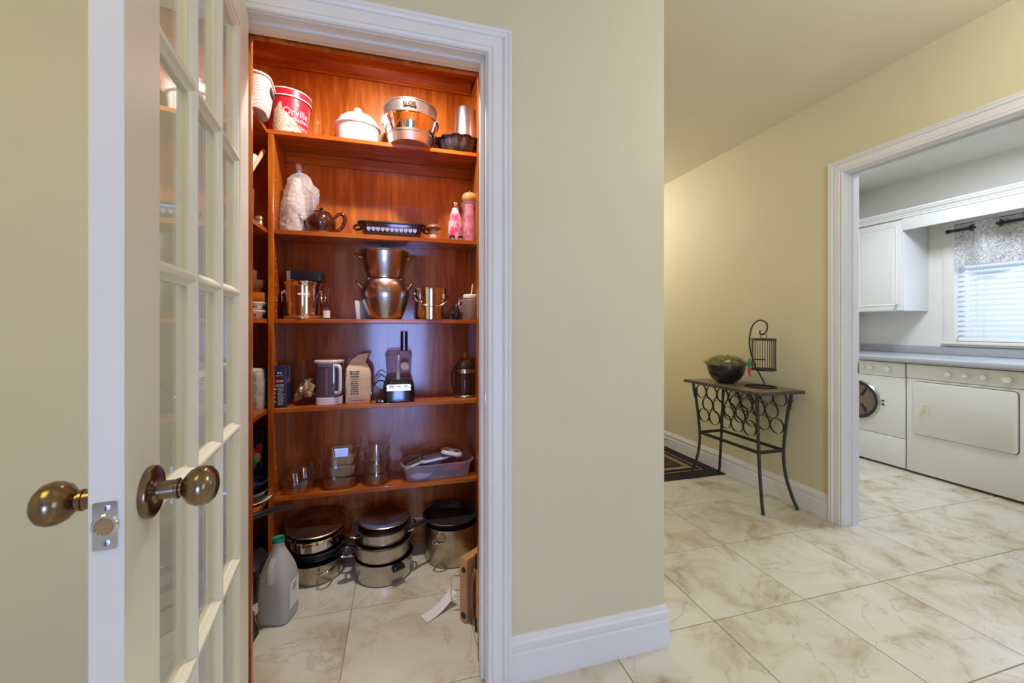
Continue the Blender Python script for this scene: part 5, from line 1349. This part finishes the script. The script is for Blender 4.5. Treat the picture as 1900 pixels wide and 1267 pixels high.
# window
wn = struct('window_1', MB().loft([[(4.620, a, b_) for a, b_ in ((WY0, WZ0), (WY1, WZ0), (WY1, WZ1), (WY0, WZ1))], [(4.626, a, b_) for a, b_ in ((WY0, WZ0), (WY1, WZ0), (WY1, WZ1), (WY0, WZ1))]]), 'window_glass', 'laundry window behind white blinds', smooth=False)
for a0, a1, b0, b1 in ((WY0, WY0 + .035, WZ0, WZ1), (WY1 - .035, WY1, WZ0, WZ1)): box(4.600, 4.645, a0, a1, b0, b1).build('sash_stile', 'trim_white', wn, bevel=.003)
for b0, b1 in ((WZ0, WZ0 + .045), (WZ1 - .045, WZ1)): box(4.600, 4.645, WY0 + .035, WY1 - .035, b0, b1).build('sash_rail', 'trim_white', wn, bevel=.003)
for a0, a1 in ((WY1, WY1 + .075), (WY0 - .075, WY0)): box(4.531, 4.5495, a0, a1, WZ0 - .001, 2.0900).build('side_casing', 'trim_white', wn, bevel=.004)
box(4.531, 4.5495, WY0, WY1, WZ1, 2.0900).build('head_casing', 'trim_white', wn, bevel=.004)
box(4.505, 4.600, WY0 - .085, WY1 + .085, WZ0 - .024, WZ0).build('window_sill', 'trim_white', wn, bevel=.006)
box(4.536, 4.5495, WY0 - .075, WY1 + .075, WZ0 - .040, WZ0 - .025).build('sill_apron', 'trim_white', wn, bevel=.003)

bl = thing('venetian_blind', 'white venetian blind covering the laundry window', 'blind', (4.575, 1.782, WZ0))
m_ = M('slat_white', (.82, .84, .86), rough=.45, var=.02)
_p = m_.node_tree.nodes['Principled BSDF']; _p.inputs['Transmission Weight'].default_value = .0
_nt = m_.node_tree; _tl = nd(_nt, 'ShaderNodeBsdfTranslucent'); _tl.inputs[0].default_value = (.80, .86, .94, 1); _mx = nd(_nt, 'ShaderNodeMixShader'); _mx.inputs[0].default_value = .20
_out = [n for n in _nt.nodes if n.type == 'OUTPUT_MATERIAL'][0]
_nt.links.new(_p.outputs[0], _mx.inputs[1]); _nt.links.new(_tl.outputs[0], _mx.inputs[2]); _nt.links.new(_mx.outputs[0], _out.inputs[0])
BWH = (WY1 - WY0) / 2 - .006
sm = MB().loft([[(-.024, y, 0), (-.012, y, .0032), (0, y, .0042), (.012, y, .0032), (.024, y, 0), (.012, y, .0012), (0, y, .0022), (-.012, y, .0012)] for y in (-BWH, BWH)]).mesh('slat', angle=40)
for k in range(22):
    link('slat', sm, 'slat_white', bl, (0, 0, .030 + .0415 * k), (0, R(-52), 0))
box(-.025, .020, -BWH, BWH, .945, .985).build('head_rail', 'trim_white', bl, bevel=.003)
box(-.020, .020, -BWH, BWH, .003, .017).build('bottom_rail', 'trim_white', bl, bevel=.003)
for y in (.36, 0, -.36): MB().tube([(-.028, y, .01), (-.028, y, .95)], .0012, 5).build('lift_cord', 'trim_white', bl)
MB().tube([(-.034, .40, .18), (-.034, .40, .95)], .0016, 6).build('pull_cord', 'trim_white', bl)

rd = thing('curtain_rod', 'dark metal curtain rod across the laundry window', 'rod', (4.470, 1.78, 1.955))
MB().tube([(0, -.64, 0), (0, .535, 0)], .0125, 14).build('rod', 'nonstick', rd)
MB().lathe([(0, 0), (.017, 0), (.018, .010), (.014, .022), (0, .024)], 18).build('finial', 'nonstick', rd, (0, .535, 0), (R(-90), 0, 0))
for y in (.505, -.60): MB().tube([(0, y, 0), (.062, y, 0)], .006, 8).build('bracket', 'nonstick', rd)
vl = thing('window_valance', 'short grey toile valance with black grommets hanging from the rod', 'curtain', (4.470, 1.78, 1.655))


def toile():
    m = M('toile', (.72, .71, .70), rough=.8, var=.02, scale=10); nt = m.node_tree; p = nt.nodes['Principled BSDF']
    tc = nd(nt, 'ShaderNodeTexCoord'); n = nd(nt, 'ShaderNodeTexNoise'); n.inputs['Scale'].default_value = 75; n.inputs['Detail'].default_value = 6; n.inputs['Roughness'].default_value = .7; n.inputs['Distortion'].default_value = 1.2
    nt.links.new(tc.outputs['Object'], n.inputs['Vector'])
    cr = nd(nt, 'ShaderNodeValToRGB'); cr.color_ramp.elements[0].position = .44; cr.color_ramp.elements[0].color = (.32, .32, .36, 1); cr.color_ramp.elements[1].position = .54; cr.color_ramp.elements[1].color = (.76, .75, .74, 1)
    nt.links.new(n.outputs['Fac'], cr.inputs[0]); nt.links.new(cr.outputs[0], p.inputs['Base Color'])


toile()
vs = []; fs = []; NY = 120
PITCH = .150
wave = lambda y: .030 * math.sin((y - .46) * 2 * math.pi / (2 * PITCH) + math.pi / 2)
for i in range(NY + 1):
    y = -.62 + 1.13 * i / NY
    for z, sc_ in ((0, 1.25), (.08, 1.15), (.16, 1.05), (.24, 1.0), (.30, 1.0), (.345, 1.0)):
        vs.append((wave(y) * sc_, y, z))
for i in range(NY):
    for k in range(5): fs.append((i * 6 + k, i * 6 + k + 1, (i + 1) * 6 + k + 1, (i + 1) * 6 + k))
n0 = len(vs)
vs += [(x + .0016, y, z) for x, y, z in vs]
fs += [tuple(q + n0 for q in f[::-1]) for f in fs]
MB().add(vs, fs).build('cloth', 'toile', vl, angle=80)
for k in range(-7, 4):
    y = .46 - PITCH / 2 + k * PITCH - .0
    if -.6 < y < .5:
        MB().tube([(wave(y) + .026 * 0 + .012 * math.cos(R(t)) * (1 if k % 2 else -1), y + .020 * math.cos(R(t)), .300 + .024 * math.sin(R(t))) for t in range(0, 360, 20)], .0055, 8, True).build('grommet', 'nonstick', vl)

M('lamp_glow', (1, .97, .92), rough=.5, emit=(1, .97, .92, 4.0))
# ceiling fixtures out of the lens's reach that give the lamps' light
for nm, lab, p, r in (('ceiling_light', 'round flush ceiling light inside the pantry', (-.02, 1.74, 2.50), .045), ('ceiling_light', 'round flush ceiling light at the end of the hall', (1.55, 3.75, CEIL), .14),
                      ('ceiling_light', 'round flush ceiling light in front of the laundry door', (1.45, .55, CEIL), .14)):
    t = thing(nm, lab, 'lamp', p)
    MB().lathe([(0, -.0005), (r, -.0005), (r, -.012), (r * .9, -.016), (0, -.016)], 32).build('canopy', 'trim_white', t)
    MB().lathe([(r * .15, -.016), (r * .17, -.020), (r * .15, -.030), (0, -.032)], 16).build('bulb', 'lamp_glow', t)
